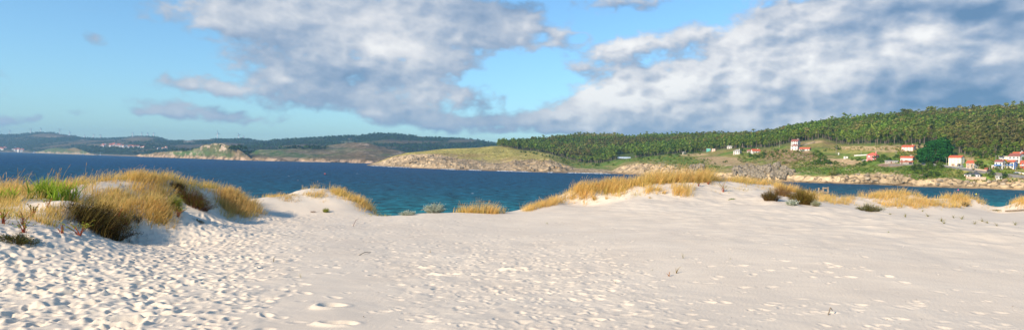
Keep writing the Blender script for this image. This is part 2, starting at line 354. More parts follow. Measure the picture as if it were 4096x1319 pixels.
# candidates uniform in world area
cr_ = np.sqrt(rng.uniform(9**2, 40**2, 60000)); ca_ = rng.uniform(math.radians(-39), math.radians(39), 60000)
cx_, cy_ = cr_*np.sin(ca_), cr_*np.cos(ca_); cz_ = ground(cx_, cy_)
cpx, cpy = proj(np.stack([cx_, cy_, cz_], 1))
keep = rng.random(60000) < dens(cpx, cpy) * .16 * np.where(cr_ > 26, .8, 1)
lf_ = ss(1500, 900, cpx)
for x, y, lq_ in zip(cx_[keep], cy_[keep], lf_[keep]):
    k = rng.uniform(.5, 1.15)*(.8+.2*lq_)
    stamp(x, y, rng.normal(0.5, .8), .155*k, .10*k, rng.uniform(.020, .049)*k*(.65+.35*lq_), rng.uniform(.05, .3)); nst += 1
def track(p0, p1, step=.62, D=.04, wig=.12, k=1.0):
    a_ = hit1(*p0)[:2]; b_ = hit1(*p1)[:2]; n = int(np.linalg.norm(b_-a_)/step); d = (b_-a_)/max(np.linalg.norm(b_-a_), .01); an = math.atan2(d[1], d[0])
    for i in range(n+1):
        q = a_+d*step*i + np.array([-d[1], d[0]])*((i % 2)*.2-.1) + rng.normal(0, wig, 2)
        stamp(q[0], q[1], an+rng.normal(0, .25), .16*k, .10*k, D*.6*rng.uniform(.5, 1.3), .2)
for a_, b_, D in [((2400,905),(3050,970),.025),((3050,970),(3450,1030),.03),((3150,1045),(3500,1085),.045),((3180,1075),(3700,1125),.045),((3100,1150),(2850,1150),.04),((2850,1065),(3060,1070),.05),
               ((2800,1200),(3150,1235),.05),((3100,1210),(4096,1255),.04),((3650,1060),(4096,1100),.03),((3750,1165),(4096,1180),.03),((3300,1240),(3900,1300),.045),((3500,1300),(4050,1290),.04),
               ((1500,985),(2300,930),.05),((1400,1000),(1900,1020),.05),((1250,1180),(1420,1200),.06),((1180,1105),(1450,1085),.05),((1900,1040),(2250,1010),.05),((1030,1150),(1160,1160),.05),((1060,1300),(1500,1300),.05),((2100,1290),(2600,1255),.05),((1700,1290),(2000,1300),.04)]:
    track(a_, b_, D=D)
# a few large isolated hollows as in the photograph
for px, py, a_, b_, D in [(1330,1225,.27,.15,.09),(1800,1100,.26,.15,.08),(1720,1072,.16,.1,.07),(2070,1075,.3,.16,.09),(180,1165,.34,.16,.09),(310,1220,.4,.17,.09),(500,1285,.36,.18,.1),(1360,1298,.25,.12,.08)]:
    p = hit1(px, py); stamp(p[0], p[1], .3, a_, b_, D, .4)
FPZ = np.clip(FPZ, -.15, .10)
def dfield(i0, i1):
    x = SXg[i0:i1]; y = SYg[i0:i1]
    px, py = proj(np.stack([x, y, Zb[i0:i1]], -1)); front = (y > 1)
    dn = np.minimum(dens(px, py), 1)*front
    base = .022*fbm(x*3.2, y*3.2, 1.0, 3)*dn + .011*fbm(x*1.6, y*3.0, 2.0, 3)*(1-dn) + .03*np.abs(fbm(x*1.1, y*1.1, 4., 2))*dn
    rough = ss(H-2.35, H-1.7, Zb[i0:i1])*ss(24, 28, np.hypot(x, y))*.022*fbm(x*3.5, y*3.5, 8., 3)
    return base + rough
for j in range(0, nR, 100): FPZ[j:j+100] += dfield(j, j+100)
Zs = Zb + FPZ
V = np.stack([SXg, SYg, Zs], -1).reshape(-1, 3)
ii, jj = np.meshgrid(np.arange(nR-1), np.arange(nA), indexing='ij'); j2 = (jj+1) % nA
Q = np.stack([ii*nA+jj, ii*nA+j2, (ii+1)*nA+j2, (ii+1)*nA+jj], -1).reshape(-1, 4)[:, ::-1]
V = np.concatenate([V, [[0, 0, H-2.8]]]); c0 = len(V)-1
T = [(c0, (k+1) % nA, k) for k in range(nA)]
msand, nt, o = newmat('pale_quartz_sand'); p = N(nt, 'ShaderNodeBsdfPrincipled'); L(nt, p.outputs[0], o.inputs[0]); p.inputs['Roughness'].default_value = .9; p.inputs['Specular IOR Level'].default_value = .15
g = N(nt, 'ShaderNodeNewGeometry')
n1 = N(nt, 'ShaderNodeTexNoise'); n1.inputs['Scale'].default_value = .5; n1.inputs['Detail'].default_value = 4; L(nt, g.outputs['Position'], n1.inputs['Vector'])
n3 = N(nt, 'ShaderNodeTexNoise'); n3.inputs['Scale'].default_value = 60; n3.inputs['Detail'].default_value = 3; L(nt, g.outputs['Position'], n3.inputs['Vector'])
rp = N(nt, 'ShaderNodeValToRGB'); rp.color_ramp.elements[0].position = .3; rp.color_ramp.elements[1].position = .7
rp.color_ramp.elements[0].color = (.67, .575, .455, 1); rp.color_ramp.elements[1].color = (.78, .68, .54, 1)
L(nt, mth(nt, 'ADD', mth(nt, 'MULTIPLY', n1.outputs[0], .6), mth(nt, 'MULTIPLY', n3.outputs[0], .4)), rp.inputs[0]); L(nt, rp.outputs[0], p.inputs['Base Color'])
wv = N(nt, 'ShaderNodeTexWave'); wv.inputs['Scale'].default_value = 3.0; wv.inputs['Distortion'].default_value = 14; wv.inputs['Detail'].default_value = 3; wv.inputs['Detail Scale'].default_value = .7
mp = N(nt, 'ShaderNodeMapping'); mp.inputs['Rotation'].default_value = (0, 0, .5); L(nt, g.outputs['Position'], mp.inputs[0]); L(nt, mp.outputs[0], wv.inputs['Vector'])
b1 = N(nt, 'ShaderNodeBump'); b1.inputs['Strength'].default_value = .14; b1.inputs['Distance'].default_value = .012; L(nt, wv.outputs[1], b1.inputs['Height'])
b2 = N(nt, 'ShaderNodeBump'); b2.inputs['Strength'].default_value = .5; b2.inputs['Distance'].default_value = .01; L(nt, n3.outputs[0], b2.inputs['Height']); L(nt, b1.outputs[0], b2.inputs['Normal'])
L(nt, b2.outputs[0], p.inputs['Normal'])
struct(obj('sand', mesh('sand', V, Q, smooth=True, tri=T), msand))

# ------------------------------------------------------------------ sea
azs = np.radians(np.concatenate([np.linspace(-180, -42, 30)[:-1], np.linspace(-42, 42, 1100), np.linspace(42, 180, 30)[1:-1]]))
rs = np.concatenate([np.linspace(60, 150, 8)[:-1], np.geomspace(150, 1400, 520), np.geomspace(1400, 11000, 60)[1:]])
X = rs[:, None]*np.sin(azs); Y = rs[:, None]*np.cos(azs)
amp = ss(140, 190, rs)*ss(1600, 900, rs)
Z = amp[:, None]*(.34*fbm(X*.10+Y*.02, Y*.16, 1.3, 4, .6) + .13*fbm(X*.4, Y*.5, 5.3, 2))
Z[:, np.abs(azs) > math.radians(42)] = 0
n_a = len(azs); V = np.stack([X, Y, Z], -1).reshape(-1, 3)
ii, jj = np.meshgrid(np.arange(len(rs)-1), np.arange(n_a), indexing='ij'); j2 = (jj+1) % n_a
Q = np.stack([ii*n_a+jj, ii*n_a+j2, (ii+1)*n_a+j2, (ii+1)*n_a+jj], -1).reshape(-1, 4)[:, ::-1]
msea, nt, o = newmat('choppy_sea'); p = N(nt, 'ShaderNodeBsdfDiffuse'); gl_ = N(nt, 'ShaderNodeBsdfGlossy'); gl_.inputs['Roughness'].default_value = .22
mxs = N(nt, 'ShaderNodeMixShader'); L(nt, p.outputs[0], mxs.inputs[1]); L(nt, gl_.outputs[0], mxs.inputs[2]); L(nt, mxs.outputs[0], o.inputs[0])
fr = N(nt, 'ShaderNodeFresnel'); fr.inputs['IOR'].default_value = 1.33; L(nt, mth(nt, 'MINIMUM', mth(nt, 'MULTIPLY', fr.outputs[0], .22), .14), mxs.inputs[0])
g = N(nt, 'ShaderNodeNewGeometry'); ln = N(nt, 'ShaderNodeVectorMath', op='LENGTH'); L(nt, g.outputs['Position'], ln.inputs[0])
sp = N(nt, 'ShaderNodeSeparateXYZ'); L(nt, g.outputs['Position'], sp.inputs[0])
n1 = N(nt, 'ShaderNodeTexNoise'); n1.inputs['Scale'].default_value = .012; n1.inputs['Detail'].default_value = 5; L(nt, g.outputs['Position'], n1.inputs['Vector'])
# shallow water over sand near the beach: depth grows seawards (with y) 
dist = mth(nt, 'ADD', mth(nt, 'SUBTRACT', ln.outputs['Value'], mth(nt, 'MULTIPLY', mth(nt, 'MAXIMUM', sp.outputs[0], 0), .95)), mth(nt, 'MULTIPLY', mth(nt, 'SUBTRACT', n1.outputs[0], .5), 160))
rp = N(nt, 'ShaderNodeValToRGB'); mr = N(nt, 'ShaderNodeMapRange'); L(nt, dist, mr.inputs[0]); mr.inputs[1].default_value = 150; mr.inputs[2].default_value = 1000; L(nt, mr.outputs[0], rp.inputs[0])
E = rp.color_ramp.elements
E[0].position = 0; E[0].color = (.009, .17, .18, 1); E[1].position = 1; E[1].color = (.004, .050, .125, 1)
e = E.new(.14); e.color = (.006, .09, .13, 1); e = E.new(.32); e.color = (.005, .062, .115, 1); e = E.new(.6); e.color = (.004, .055, .112, 1)
# wave flecks: light and dark of the waves painted into the water colour
mp = N(nt, 'ShaderNodeMapping'); mp.inputs['Scale'].default_value = (.16, .22, .2); L(nt, g.outputs['Position'], mp.inputs[0])
n2 = N(nt, 'ShaderNodeTexNoise'); n2.inputs['Scale'].default_value = 1; n2.inputs['Detail'].default_value = 7; n2.inputs['Roughness'].default_value = .7; L(nt, mp.outputs[0], n2.inputs['Vector'])
fl = N(nt, 'ShaderNodeMapRange'); L(nt, n2.outputs[0], fl.inputs[0]); fl.inputs[1].default_value = .36; fl.inputs[2].default_value = .64; fl.inputs[3].default_value = .25; fl.inputs[4].default_value = 2.1
sc = N(nt, 'ShaderNodeVectorMath', op='SCALE'); L(nt, rp.outputs[0], sc.inputs[0]); L(nt, fl.outputs[0], sc.inputs['Scale'])
# white caps
mp3 = N(nt, 'ShaderNodeMapping'); mp3.inputs['Scale'].default_value = (.13, .10, 1); L(nt, g.outputs['Position'], mp3.inputs[0])
n4 = N(nt, 'ShaderNodeTexNoise'); n4.inputs['Scale'].default_value = 1; n4.inputs['Detail'].default_value = 4; n4.inputs['Roughness'].default_value = .62; L(nt, mp3.outputs[0], n4.inputs['Vector'])
wc = N(nt, 'ShaderNodeMapRange'); L(nt, n4.outputs[0], wc.inputs[0]); wc.inputs[1].default_value = .715; wc.inputs[2].default_value = .745
mx = N(nt, 'ShaderNodeMix'); mx.data_type = 'RGBA'; L(nt, wc.outputs[0], mx.inputs[0]); L(nt, sc.outputs[0], mx.inputs[6]); mx.inputs[7].default_value = (.75, .8, .85, 1)
L(nt, mx.outputs[2], p.inputs['Color'])
b = N(nt, 'ShaderNodeBump'); b.inputs['Strength'].default_value = 1; b.inputs['Distance'].default_value = 1.6; L(nt, n2.outputs[0], b.inputs['Height']); L(nt, b.outputs[0], p.inputs['Normal']); L(nt, b.outputs[0], gl_.inputs['Normal']); L(nt, b.outputs[0], fr.inputs['Normal'])
struct(obj('sea', mesh('sea', V, Q, smooth=True), msea))

# ------------------------------------------------------------------ lofted land: curves of (pixel x, pixel y, distance) from waterline to ridge
LANDS = []
class Loft:
    def __init__(s, name, x0, x1, step, curves, rows, colf, disp, mat, back=True, sm=3):
        """curves: list of (points[(px,py)], dist spec) ; dist spec 'sea' or list[(px,d)]"""
        px = np.arange(x0, x1+step, step, dtype=float); s.az = azof(px); s.px = px
        D = []; Z = []
        for pts, ds in curves:
            pts = np.array(pts, float); py = np.interp(px, pts[:, 0], pts[:, 1])
            k = np.ones(5)/5; py = np.convolve(np.pad(py, 2, 'edge'), k, 'valid')
            dr = pdir(px, py)
            d = H/-dr[:, 2] if ds == 'sea' else np.interp(px, *np.array(ds, float).T)
            if ds == 'sea': d = np.minimum(d, 6500)
            else: k2 = np.hanning(33)[1:-1]; k2 /= k2.sum(); d = np.convolve(np.pad(d, 15, 'edge'), k2, 'valid')
            D.append(d); Z.append(np.zeros_like(d) if ds == 'sea' else H+dr[:, 2]*d)
        D = np.array(D); Z = np.array(Z)
        for i in range(1, len(D)): D[i] = np.maximum(D[i], D[i-1]*1.004)
        # under water skirt and back slope
        D = np.vstack([D[0]-25, D]); Z = np.vstack([Z[0]-6, Z]); rows = [2]+list(rows)
        D = np.vstack([D, D[-1]*1.12, D[-1]*1.3]); Z = np.vstack([Z, Z[-1]*.9-2, Z[-1]*.3-30]); rows += [8, 6]
        DD = []; ZZ = []; TT = []
        for i, n in enumerate(rows):
            for k in range(n):
                t = k/n; DD.append(D[i]*(1-t)+D[i+1]*t); ZZ.append(Z[i]*(1-t)+Z[i+1]*t); TT.append(i+t)
        DD.append(D[-1]); ZZ.append(Z[-1]); TT.append(len(rows))
        DD = np.array(DD); ZZ = np.array(ZZ); TT = np.array(TT)-1     # 0 = waterline
        for _ in range(sm):
            z2 = ZZ.copy(); z2[4:-1] = .25*ZZ[3:-2]+.5*ZZ[4:-1]+.25*ZZ[5:]; ZZ = z2
        s.D, s.Z = DD, ZZ; s.T = TT
        X = DD*np.sin(s.az); Y = DD*np.cos(s.az)
        P = np.stack([X, Y, ZZ], -1)
        s.P0 = P
        if disp is not None: P = disp(s, P)
        s.P = P
        ppx, ppy = proj(P.reshape(-1, 3)); ppx = ppx.reshape(X.shape); ppy = ppy.reshape(X.shape)
        s.col = colf(s, P, ppx, ppy)
        nr, nc = X.shape
        ii, jj = np.meshgrid(np.arange(nr-1), np.arange(nc-1), indexing='ij')
        Q = np.stack([ii*nc+jj, ii*nc+jj+1, (ii+1)*nc+jj+1, (ii+1)*nc+jj], -1).reshape(-1, 4)
        s.o = struct(obj(name, mesh(name, P.reshape(-1, 3), Q, s.col.reshape(-1, 3), smooth=True), mat))
        s.slope = (P[..., 2]-H)/np.hypot(P[..., 0], P[..., 1])
        LANDS.append(s)
    def find(s, px, py):
        """world point of the land seen at a photograph pixel"""
        d = pdir(px, py); a = math.atan2(d[0], d[1]); j = int(np.clip(np.interp(a, s.az, np.arange(len(s.az))), 0, len(s.az)-1))
        sl = s.slope[:, j]; e = float(d[2])
        k = np.nonzero(sl[1:] >= e)[0]; k = int(k[0])+1 if len(k) else int(np.argmax(sl))
        P = s.P[k, j]; P1 = s.P[max(k-1, 0), j]; t = 0 if sl[k] == sl[k-1] else np.clip((e-sl[k-1])/(sl[k]-sl[k-1]), 0, 1)
        return P1*(1-t)+P*t
    def zat(s, X, Y):
        X = np.asarray(X, float); Y = np.asarray(Y, float)
        a = np.arctan2(X, Y); d = np.hypot(X, Y)
        j = np.clip(np.interp(a, s.az, np.arange(len(s.az))).round().astype(int), 0, len(s.az)-1)
        out = np.empty(len(X))
        for jc in np.unique(j):
            m = j == jc; out[m] = np.interp(d[m], s.D[:, jc], s.P[:, jc, 2])
        return out
    def curve_d(s, t, px):
        k = int(np.searchsorted(s.T, t)); return np.interp(px, s.px, s.D[k])

def mixc(a, b, t): return a*(1-t[..., None]) + np.asarray(b)*t[..., None]
def ell(px, py, cx, cy, rx, ry, soft=.35, rot=0):
    c, s_ = math.cos(rot), math.sin(rot); dx, dy = px-cx, py-cy
    q = np.sqrt(((dx*c+dy*s_)/rx)**2+((-dx*s_+dy*c)/ry)**2); return ss(1+soft, 1-soft, q)
FOREST = np.array([.018, .050, .036]); FOREST2 = np.array([.05, .085, .03]); BROWN = np.array([.19, .14, .075]); ROCK = np.array([.40, .31, .23]); GREENF = np.array([.09, .15, .045])
def disp_far(s, P):
    X, Y, Z = P[..., 0], P[..., 1], P[..., 2]
    land = ss(0, .6, s.T)[:, None]
    z = Z + land*(26*fbm(X*.0016, Y*.0016, 2.2, 5)*ss(.0, 1.5, s.T)[:, None]*ss(2.2, 1.3, s.T)[:, None]*0.7 + 7*fbm(X*.012, Y*.012, 1., 4))
    z = np.where(s.T[:, None] <= 0, Z, np.maximum(z, .5))
    return np.stack([X, Y, z], -1)
def col_far(rock_h=.0, brown=.5, fields=()):
    def f(s, P, px, py):
        X, Y, Z = P[..., 0], P[..., 1], P[..., 2]
        c = np.broadcast_to(FOREST, P.shape).copy()
        n = fbm(X*.0022, Y*.0022, 5., 5); c = mixc(c, BROWN*.75, ss(.35-brown, .75-brown, n))
        n2 = fbm(X*.03, Y*.03, 9., 3); c = c*(1+.5*n2)[..., None]
        for (cx, cy, rx, ry, co, am) in fields: c = mixc(c, co, am*ell(px, py, cx, cy, rx, ry)*(.6+.4*np.clip(1+n2, 0, 1)))
        rk = ss(.30, .6, fbm(X*.01, Y*.01, 3., 4)); c = mixc(c, ROCK*.8, rk*rock_h)
        cliff = ss(7, 2, Z + 5*fbm(X*.02, Y*.02, 1.5, 3)); c = mixc(c, ROCK, cliff*.7)
        return np.clip(c, .005, .9)
    return f
mfar = mat_land('far_hillside', .03, .4, .45, 1.0, 14, .02)
# A: the left-hand ridge with the villages
FARA = Loft('far_hills', -420, 860, 4, [([(-500,603.5),(-200,604.5),(0,606.8),(150,612.2),(300,617),(400,620.5),(520,625),(650,630),(860,637)], 'sea'),
    ([(-500,598),(0,601),(150,603),(300,607),(400,608),(520,610),(700,612),(860,625)], [(-500,6900),(0,6700),(400,4600),(860,3400)]),
    ([(-500,580),(0,578),(200,576),(400,574),(550,570),(620,575),(700,592),(860,620)], [(-500,7600),(0,7400),(400,6000),(860,4200)]),
    ([(-500,556),(-200,548),(0,538),(60,538),(100,534),(150,530),(190,529),(210,531),(250,537),(300,544),(350,550.5),(380,552.5),(420,553),(470,551),(530,547),(560,544),(600,545),(620,547),(650,555),(680,564),(720,576),(780,592),(860,612)],
     [(-500,8800),(0,8700),(400,8200),(640,7400),(860,6000)])], [10, 20, 36],
    col_far(.15, .32, [(190,542,60,8,BROWN*1.1,.7),(560,556,60,9,BROWN,.8),(380,580,40,5,BROWN*1.2,.7),(470,583,70,8,BROWN,.6),(210,547,30,3,ROCK,.5),(330,560,20,2,ROCK,.5),(60,603,60,4,BROWN,.6)]), disp_far, mfar)
FARB = Loft('far_hills', 600, 1130, 4, [([(600,630),(1130,640)], [(600,3900),(1130,3900)]),
    ([(600,590),(690,585),(900,575),(1130,590)], [(600,5000),(1130,5000)]),
    ([(600,572),(690,563),(750,561),(800,558),(850,555.5),(900,555),(940,555),(965,553),(985,554),(1000,557),(1040,565),(1130,585)], [(600,6600),(1130,6300)])], [14, 26],
    col_far(.1, .28, [(755,567,25,5,ROCK,.6),(820,561,50,4,BROWN,.7)]), disp_far, mfar)
FARC = Loft('far_hills', 960, 2160, 4, [([(960,648),(2160,648)], [(960,3000),(2160,3200)]),
    ([(960,600),(1200,592),(1600,592),(2160,600)], [(960,3700),(2160,3700)]),
    ([(960,582),(1048,566),(1100,561),(1130,558),(1200,554),(1250,550),(1300,547),(1350,545),(1400,542),(1450,541),(1480,536),(1520,532),(1560,531.5),(1600,537),(1650,542),(1700,546),(1750,550),(1800,553),(1850,554),(1900,557),(1940,564),(1980,572),(2020,577),(2060,583),(2160,592)], [(960,5000),(2160,5200)])], [14, 34],
    col_far(.06, .12, [(1390,569,30,4,ROCK,.5),(1430,573,120,12,GREENF*.8,.5),(1690,546,40,3,BROWN,.8),(1850,564,70,8,BROWN,.6),(1400,556,8,3,ROCK,.9)]), disp_far, mfar)
def disp_coast(s, P):
    X, Y, Z = P[..., 0], P[..., 1], P[..., 2]; T = s.T[:, None]
    cl = ss(0, .3, T)*ss(1.6, .7, T)
    n = fbm(X*.03, Y*.03, Z*.02, 5, .6); r = 1-np.abs(n)*2
    z = Z + cl*(6*n) + ss(.8, 1.4, T)*ss(2.6, 1.9, T)*(11*fbm(X*.006, Y*.006, 3, 4)+4*fbm(X*.03, Y*.03, 7, 4))
    k = 1+cl*np.clip(fbm(X*.02, Z*.05, Y*.02, 3), -1, 1)*.008
    z = np.where(T <= 0, Z, np.maximum(z, .8*ss(0, .1, T)))
    return np.stack([X*k, Y*k, z], -1)
def col_coast(s, P, px, py):
    X, Y, Z = P[..., 0], P[..., 1], P[..., 2]
    c = np.broadcast_to(BROWN*.95, P.shape).copy()
    n = fbm(X*.006, Y*.004, Z*.012, 5); c = mixc(c, GREENF*.8, .75*ss(-.25, .25, n)); n2 = fbm(X*.05, Y*.02, Z*.06, 3)
    for (cx, cy, rx, ry, am) in [(760,612,90,7,.9),(1020,606,22,14,1),(1080,608,60,9,.9),(1150,618,80,10,.55),(1380,600,60,10,.4),(890,618,40,8,.4)]: c = mixc(c, GREENF, am*ell(px, py, cx, cy, rx, ry, .5))
    for (cx, cy, rx, ry, am) in [(1000,592,30,12,.9),(940,590,14,10,.9),(700,598,60,5,1),(1250,593,120,4,.8),(990,615,24,10,.8)]: c = mixc(c, FOREST, am*ell(px, py, cx, cy, rx, ry, .5))
    rk = ss(.02, .2, fbm(X*.045, Y*.012, Z*.07, 4)+.4*fbm(X*.12, Y*.04, Z*.16, 3))
    for (cx, cy, rx, ry, am) in [(870,590,75,13,.95),(730,614,60,6,.6),(1460,578,20,8,.7),(1600,612,20,6,.8)]: c = mixc(c, ROCK*1.25, am*rk*ell(px, py, cx, cy, rx, ry, .5))
    c = mixc(c, ROCK, .3*rk)
    cliff = ss(13, 5, Z+9*fbm(X*.03, Y*.03, 1.5, 3)); c = mixc(c, ROCK*np.array([1.05, .98, .9]), cliff*(.35+.65*ss(-.35, .15, fbm(X*.05, Y*.05, Z*.1, 3)))); c = c*(1-.6*ss(.07, 0, np.abs(fbm(X*.02, Y*.02, 6.6, 3)))*ss(14, 7, Z))[..., None]
    c = c*(1+.35*n2)[..., None]
    return np.clip(c, .005, .9)
mcoast = mat_land('brown_headland', .035, .4, .45, 1.0, 6, .05)
WD = [(130,611.5),(380,620.3),(520,625),(650,630),(800,635),(900,638.5),(1000,642),(1100,644.5),(1200,646.5),(1300,649),(1400,651),(1500,654),(1720,659)]
D0_ = Loft('far_headland', 136, 400, 3, [(WD, 'sea'), ([(130,611),(165,604),(200,596),(240,592),(300,594),(320,600),(345,609),(360,613),(380,614),(400,619)], [(130,4900),(200,4750),(400,4000)])], [20], 
    lambda s, P, px, py: np.clip(mixc(mixc(np.broadcast_to(np.array([.09, .12, .05]), P.shape).copy(), ROCK, .75*ss(16, 3, P[..., 2]+14*fbm(P[..., 0]*.02, P[..., 1]*.02, 1, 3))), BROWN, .8*ell(px, py, 300, 598, 30, 8)), 0, 1), disp_far, mcoast)
D1_ = Loft('far_headland', 545, 1012, 2.5, [(WD, 'sea'), ([(545,622),(600,619),(650,621),(700,622),(760,622),(850,624),(950,631),(990,638),(1012,642)], [(545,2900),(760,2150),(1012,1840)]),
    ([(545,621),(600,614),(650,607.5),(700,604),(760,601),(780,593),(810,583),(850,578),(880,578),(920,582),(940,588),(955,595),(975,607),(990,622),(1012,641)], [(545,3100),(700,2700),(880,2400),(1012,2050)])], [22, 26], col_coast, disp_coast, mcoast)
D2_ = Loft('far_headland', 940, 1720, 2.5, [(WD, 'sea'), ([(940,638),(985,638),(1010,634),(1100,634),(1200,636),(1300,638),(1400,640),(1500,643),(1600,647),(1720,656)], [(940,1980),(1720,2150)]),
    ([(940,640),(975,622),(1010,608),(1040,599.5),(1100,597),(1180,593),(1270,590),(1350,576),(1400,571),(1460,569),(1500,578),(1550,592),(1600,599),(1640,611),(1720,645)], [(940,2500),(1350,3000),(1720,2700)])], [18, 34], col_coast, disp_coast, mcoast)

# R: the near headland, the bay and the wooded hill
WR = [(1466,661.5),(1500,664),(1641,671),(1821,679),(2002,684.5),(2200,690),(2485,696),(2800,710),(3182,728),(3296,732),(3500,738),(3657,746),(3958,755),(4096,760),(4700,784)]
CT = [(1466,661),(1500,653),(1520,648),(1562,631),(1610,622),(1659,617),(1761,622),(1857,639),(1942,650),(2002,653),(2062,642),(2200,637),(2250,655),(2298,673),(2389,677),(2450,684),(2491,664),(2557,651),(2600,658),(2700,668),(2850,690),(3000,700),(3164,700),(3262,706),(3331,709),(3394,706),(3447,698),(3527,692),(3587,699),(3662,717),(3702,727),(3746,717),(3789,714),(3847,725),(3934,728),(3991,722),(4049,720),(4096,725),(4700,750)]
FE = [(1466,660.5),(1500,652),(1520,646.5),(1562,629),(1629,611.5),(1689,607),(1749,598.5),(1821,593.5),(1912,591.5),(1972,586),(2038,589),(2100,602),(2150,606),(2200,616),(2260,635),(2330,650),(2400,655),(2460,640),(2530,632),(2600,625),(2700,615),(2780,612),(2830,603),(2900,592),(3000,592),(3091,588),(3145,574),(3200,566),(3290,552),(3362,577),(3416,575),(3500,574),(3555,577),(3717,576),(3808,605),(3868,623),(4018,619),(4096,622),(4700,630)]
TT_ = [(1960,589),(2050,583),(2100,566),(2190,551),(2280,541),(2370,537),(2521,541),(2672,539),(2738,535),(2882,539),(3001,537),(3091,528),(3151,510),(3242,495),(3332,477),(3416,473),(3507,465),(3597,463),(3627,454),(3717,448),(3838,445),(3898,441),(3976,436),(4096,430),(4700,400)]
def skd(x): return np.interp(x, [1466, 1800, 2000, 2400, 2900, 3200, 3600, 4096, 4700], [1560, 1560, 1600, 1950, 1750, 1500, 1450, 1400, 1350])
SK = [(1466,660.3),(1500,651.5),(1562,628.5),(1629,611),(1689,606),(1749,598),(1821,593),(1912,591),(1972,584),(2038,581),(2070,579),(2110,578)] + [(x, y + 11.5*F/skd(x)) for x, y in TT_ if x > 2150]
DCT = [(1466,1520),(1562,1440),(1900,1235),(2200,1150),(2298,1090),(2450,1070),(2557,1040),(2800,870),(3164,765),(3527,730),(3702,665),(3789,700),(4096,640),(4700,600)]
DFE = [(1466,1530),(1562,1470),(1749,1480),(2000,1500),(2200,1400),(2400,1250),(2600,1250),(2800,1180),(3000,1060),(3145,1000),(3290,1010),(3500,900),(3717,880),(3868,800),(4096,790),(4700,780)]
def disp_R(s, P):
    X, Y, Z = P[..., 0], P[..., 1], P[..., 2]; T = s.T[:, None]
    cl = ss(0, .15, T)*ss(1.3, .8, T)
    n = .6*fbm(X*.05, Y*.05, Z*.06, 5, .6)+.7*fbm((X+Y*.4)*.035+Z*.06, (X-Y)*.012, Z*.02, 4, .55); rid = 1-2*np.abs(fbm(X*.09+3, Y*.09, Z*.02, 4, .55))
    tall = np.clip(s.Z[np.searchsorted(s.T, 1.0)]/12, .35, 1.6)[None]
    z = Z + cl*tall*(3.4*n+1.8*rid) + ss(.9, 1.3, T)*(1.6*fbm(X*.02, Y*.02, 3, 4)+.5*fbm(X*.12, Y*.12, 2, 3))*ss(4.2, 3, T)
    k = 1+cl*tall*fbm(X*.06, Y*.06+5, Z*.15, 4, .6)*.010
    z = np.where(T <= 0, Z, np.maximum(z, .5*ss(0, .1, T)))
    edge = ss(1466, 1560, s.px)[None]
    return np.stack([X*(1+(k-1)*edge), Y*(1+(k-1)*edge), Z+(z-Z)*edge], -1)
def col_R(s, P, px, py):
    X, Y, Z = P[..., 0], P[..., 1], P[..., 2]; T = np.broadcast_to(s.T[:, None], X.shape)
    n = fbm(X*.012, Y*.012, 5., 5); n2 = fbm(X*.06, Y*.06, 9., 4); n3 = fbm(X*.3, Y*.3, 2., 3)
    dry = np.array([.21, .19, .055]); grn = np.array([.10, .16, .025]); brn = np.array([.24, .155, .08]); tan = np.array([.44, .31, .17])
    c = np.broadcast_to(grn, P.shape).copy()
    c = mixc(c, brn, ss(-.15, .3, n)*.75*ss(3900, 3300, px)); c = mixc(c, dry, .8*ss(-.1, .3, n2+n*.3))
    hd = ss(2350, 2150, px); c = mixc(c, dry*(1.25+.5*ss(-.3,.3,n2))[..., None]+np.array([.03,.0,.0]), hd*.85); c = mixc(c, brn, hd*.45*ss(0, .4, n))
    for (cx, cy, rx, ry, co, am) in [(2870,640,100,14,tan*.75,.85),(2770,618,60,6,tan,.7),(2930,655,110,10,tan*.7,.7),(3340,648,105,14,tan*.95,.95),(3380,602,110,12,dry*1.3,.8),(3450,592,120,8,tan,.8),(3560,600,90,8,tan*.9,.8),(3640,585,110,8,tan,.9),(3230,566,60,8,tan,.9),
            (3150,620,120,22,brn,.9),(3120,640,70,12,tan*.6,.5),(3220,600,20,10,tan,.7),(3560,660,50,8,np.array([.28,.18,.13]),.9),(3680,625,60,12,tan*.6,.8),(3250,685,140,16,grn*1.15,.9),(3400,680,120,12,grn*1.2,.85),(3700,695,110,16,grn*1.2,.9),(3830,690,60,14,dry*1.25,.7),(3880,625,20,22,tan*.8,.8),
            (2500,625,40,9,grn*1.3,.9),(2730,645,90,12,grn,.8),(3960,712,90,5,grn*1.4,.8)]:
        c = mixc(c, co, am*ell(px, py, cx, cy, rx, ry, .25))
    fe = ss(1.85, 2.05, T)*ss(2000, 2080, px); c = mixc(c, np.array([.07, .10, .03]), fe)
    rockc = np.array([.37, .28, .17])*(1+.45*n2)[..., None]; crk = np.abs(fbm(X*.11, Y*.11, Z*.10, 3)); rockc = rockc*(.85+.3*ss(-.3, .3, n))[..., None]*(1-.72*ss(.11, .0, crk))[..., None]
    wet = ss(3.2, 1.2, Z+1.6*n2); rockc = mixc(rockc, np.array([.20, .145, .085]), wet*.85)
    ctz = T + .22*n2 + .10*n3
    rk = ss(1.08, .92, ctz)
    rk = np.maximum(rk, .8*ss(.28, .5, n2+.3*n3)*ss(1.7, 1.1, T)); rk = np.maximum(rk, .9*ss(.1, .35, n2)*ell(px, py, 3160, 618, 60, 9))
    rk = np.maximum(rk, .7*ss(.1, .35, n2)*ell(px, py, 2640, 665, 90, 14))
    c = mixc(c, rockc, rk)
    return np.clip(c*1.35*(1+.3*n3)[..., None], .004, .8)
mR = mat_land('bay_shore', .15, .4, .38, .9, 1.5, .35)
R_ = Loft('hillside', 1466, 4500, 2.5, [(WR, 'sea'), (CT, DCT), (FE, DFE), (SK, [(x, float(skd(x))) for x in range(1466, 4701, 60)])], [40, 70, 44], col_R, disp_R, mR, sm=2)
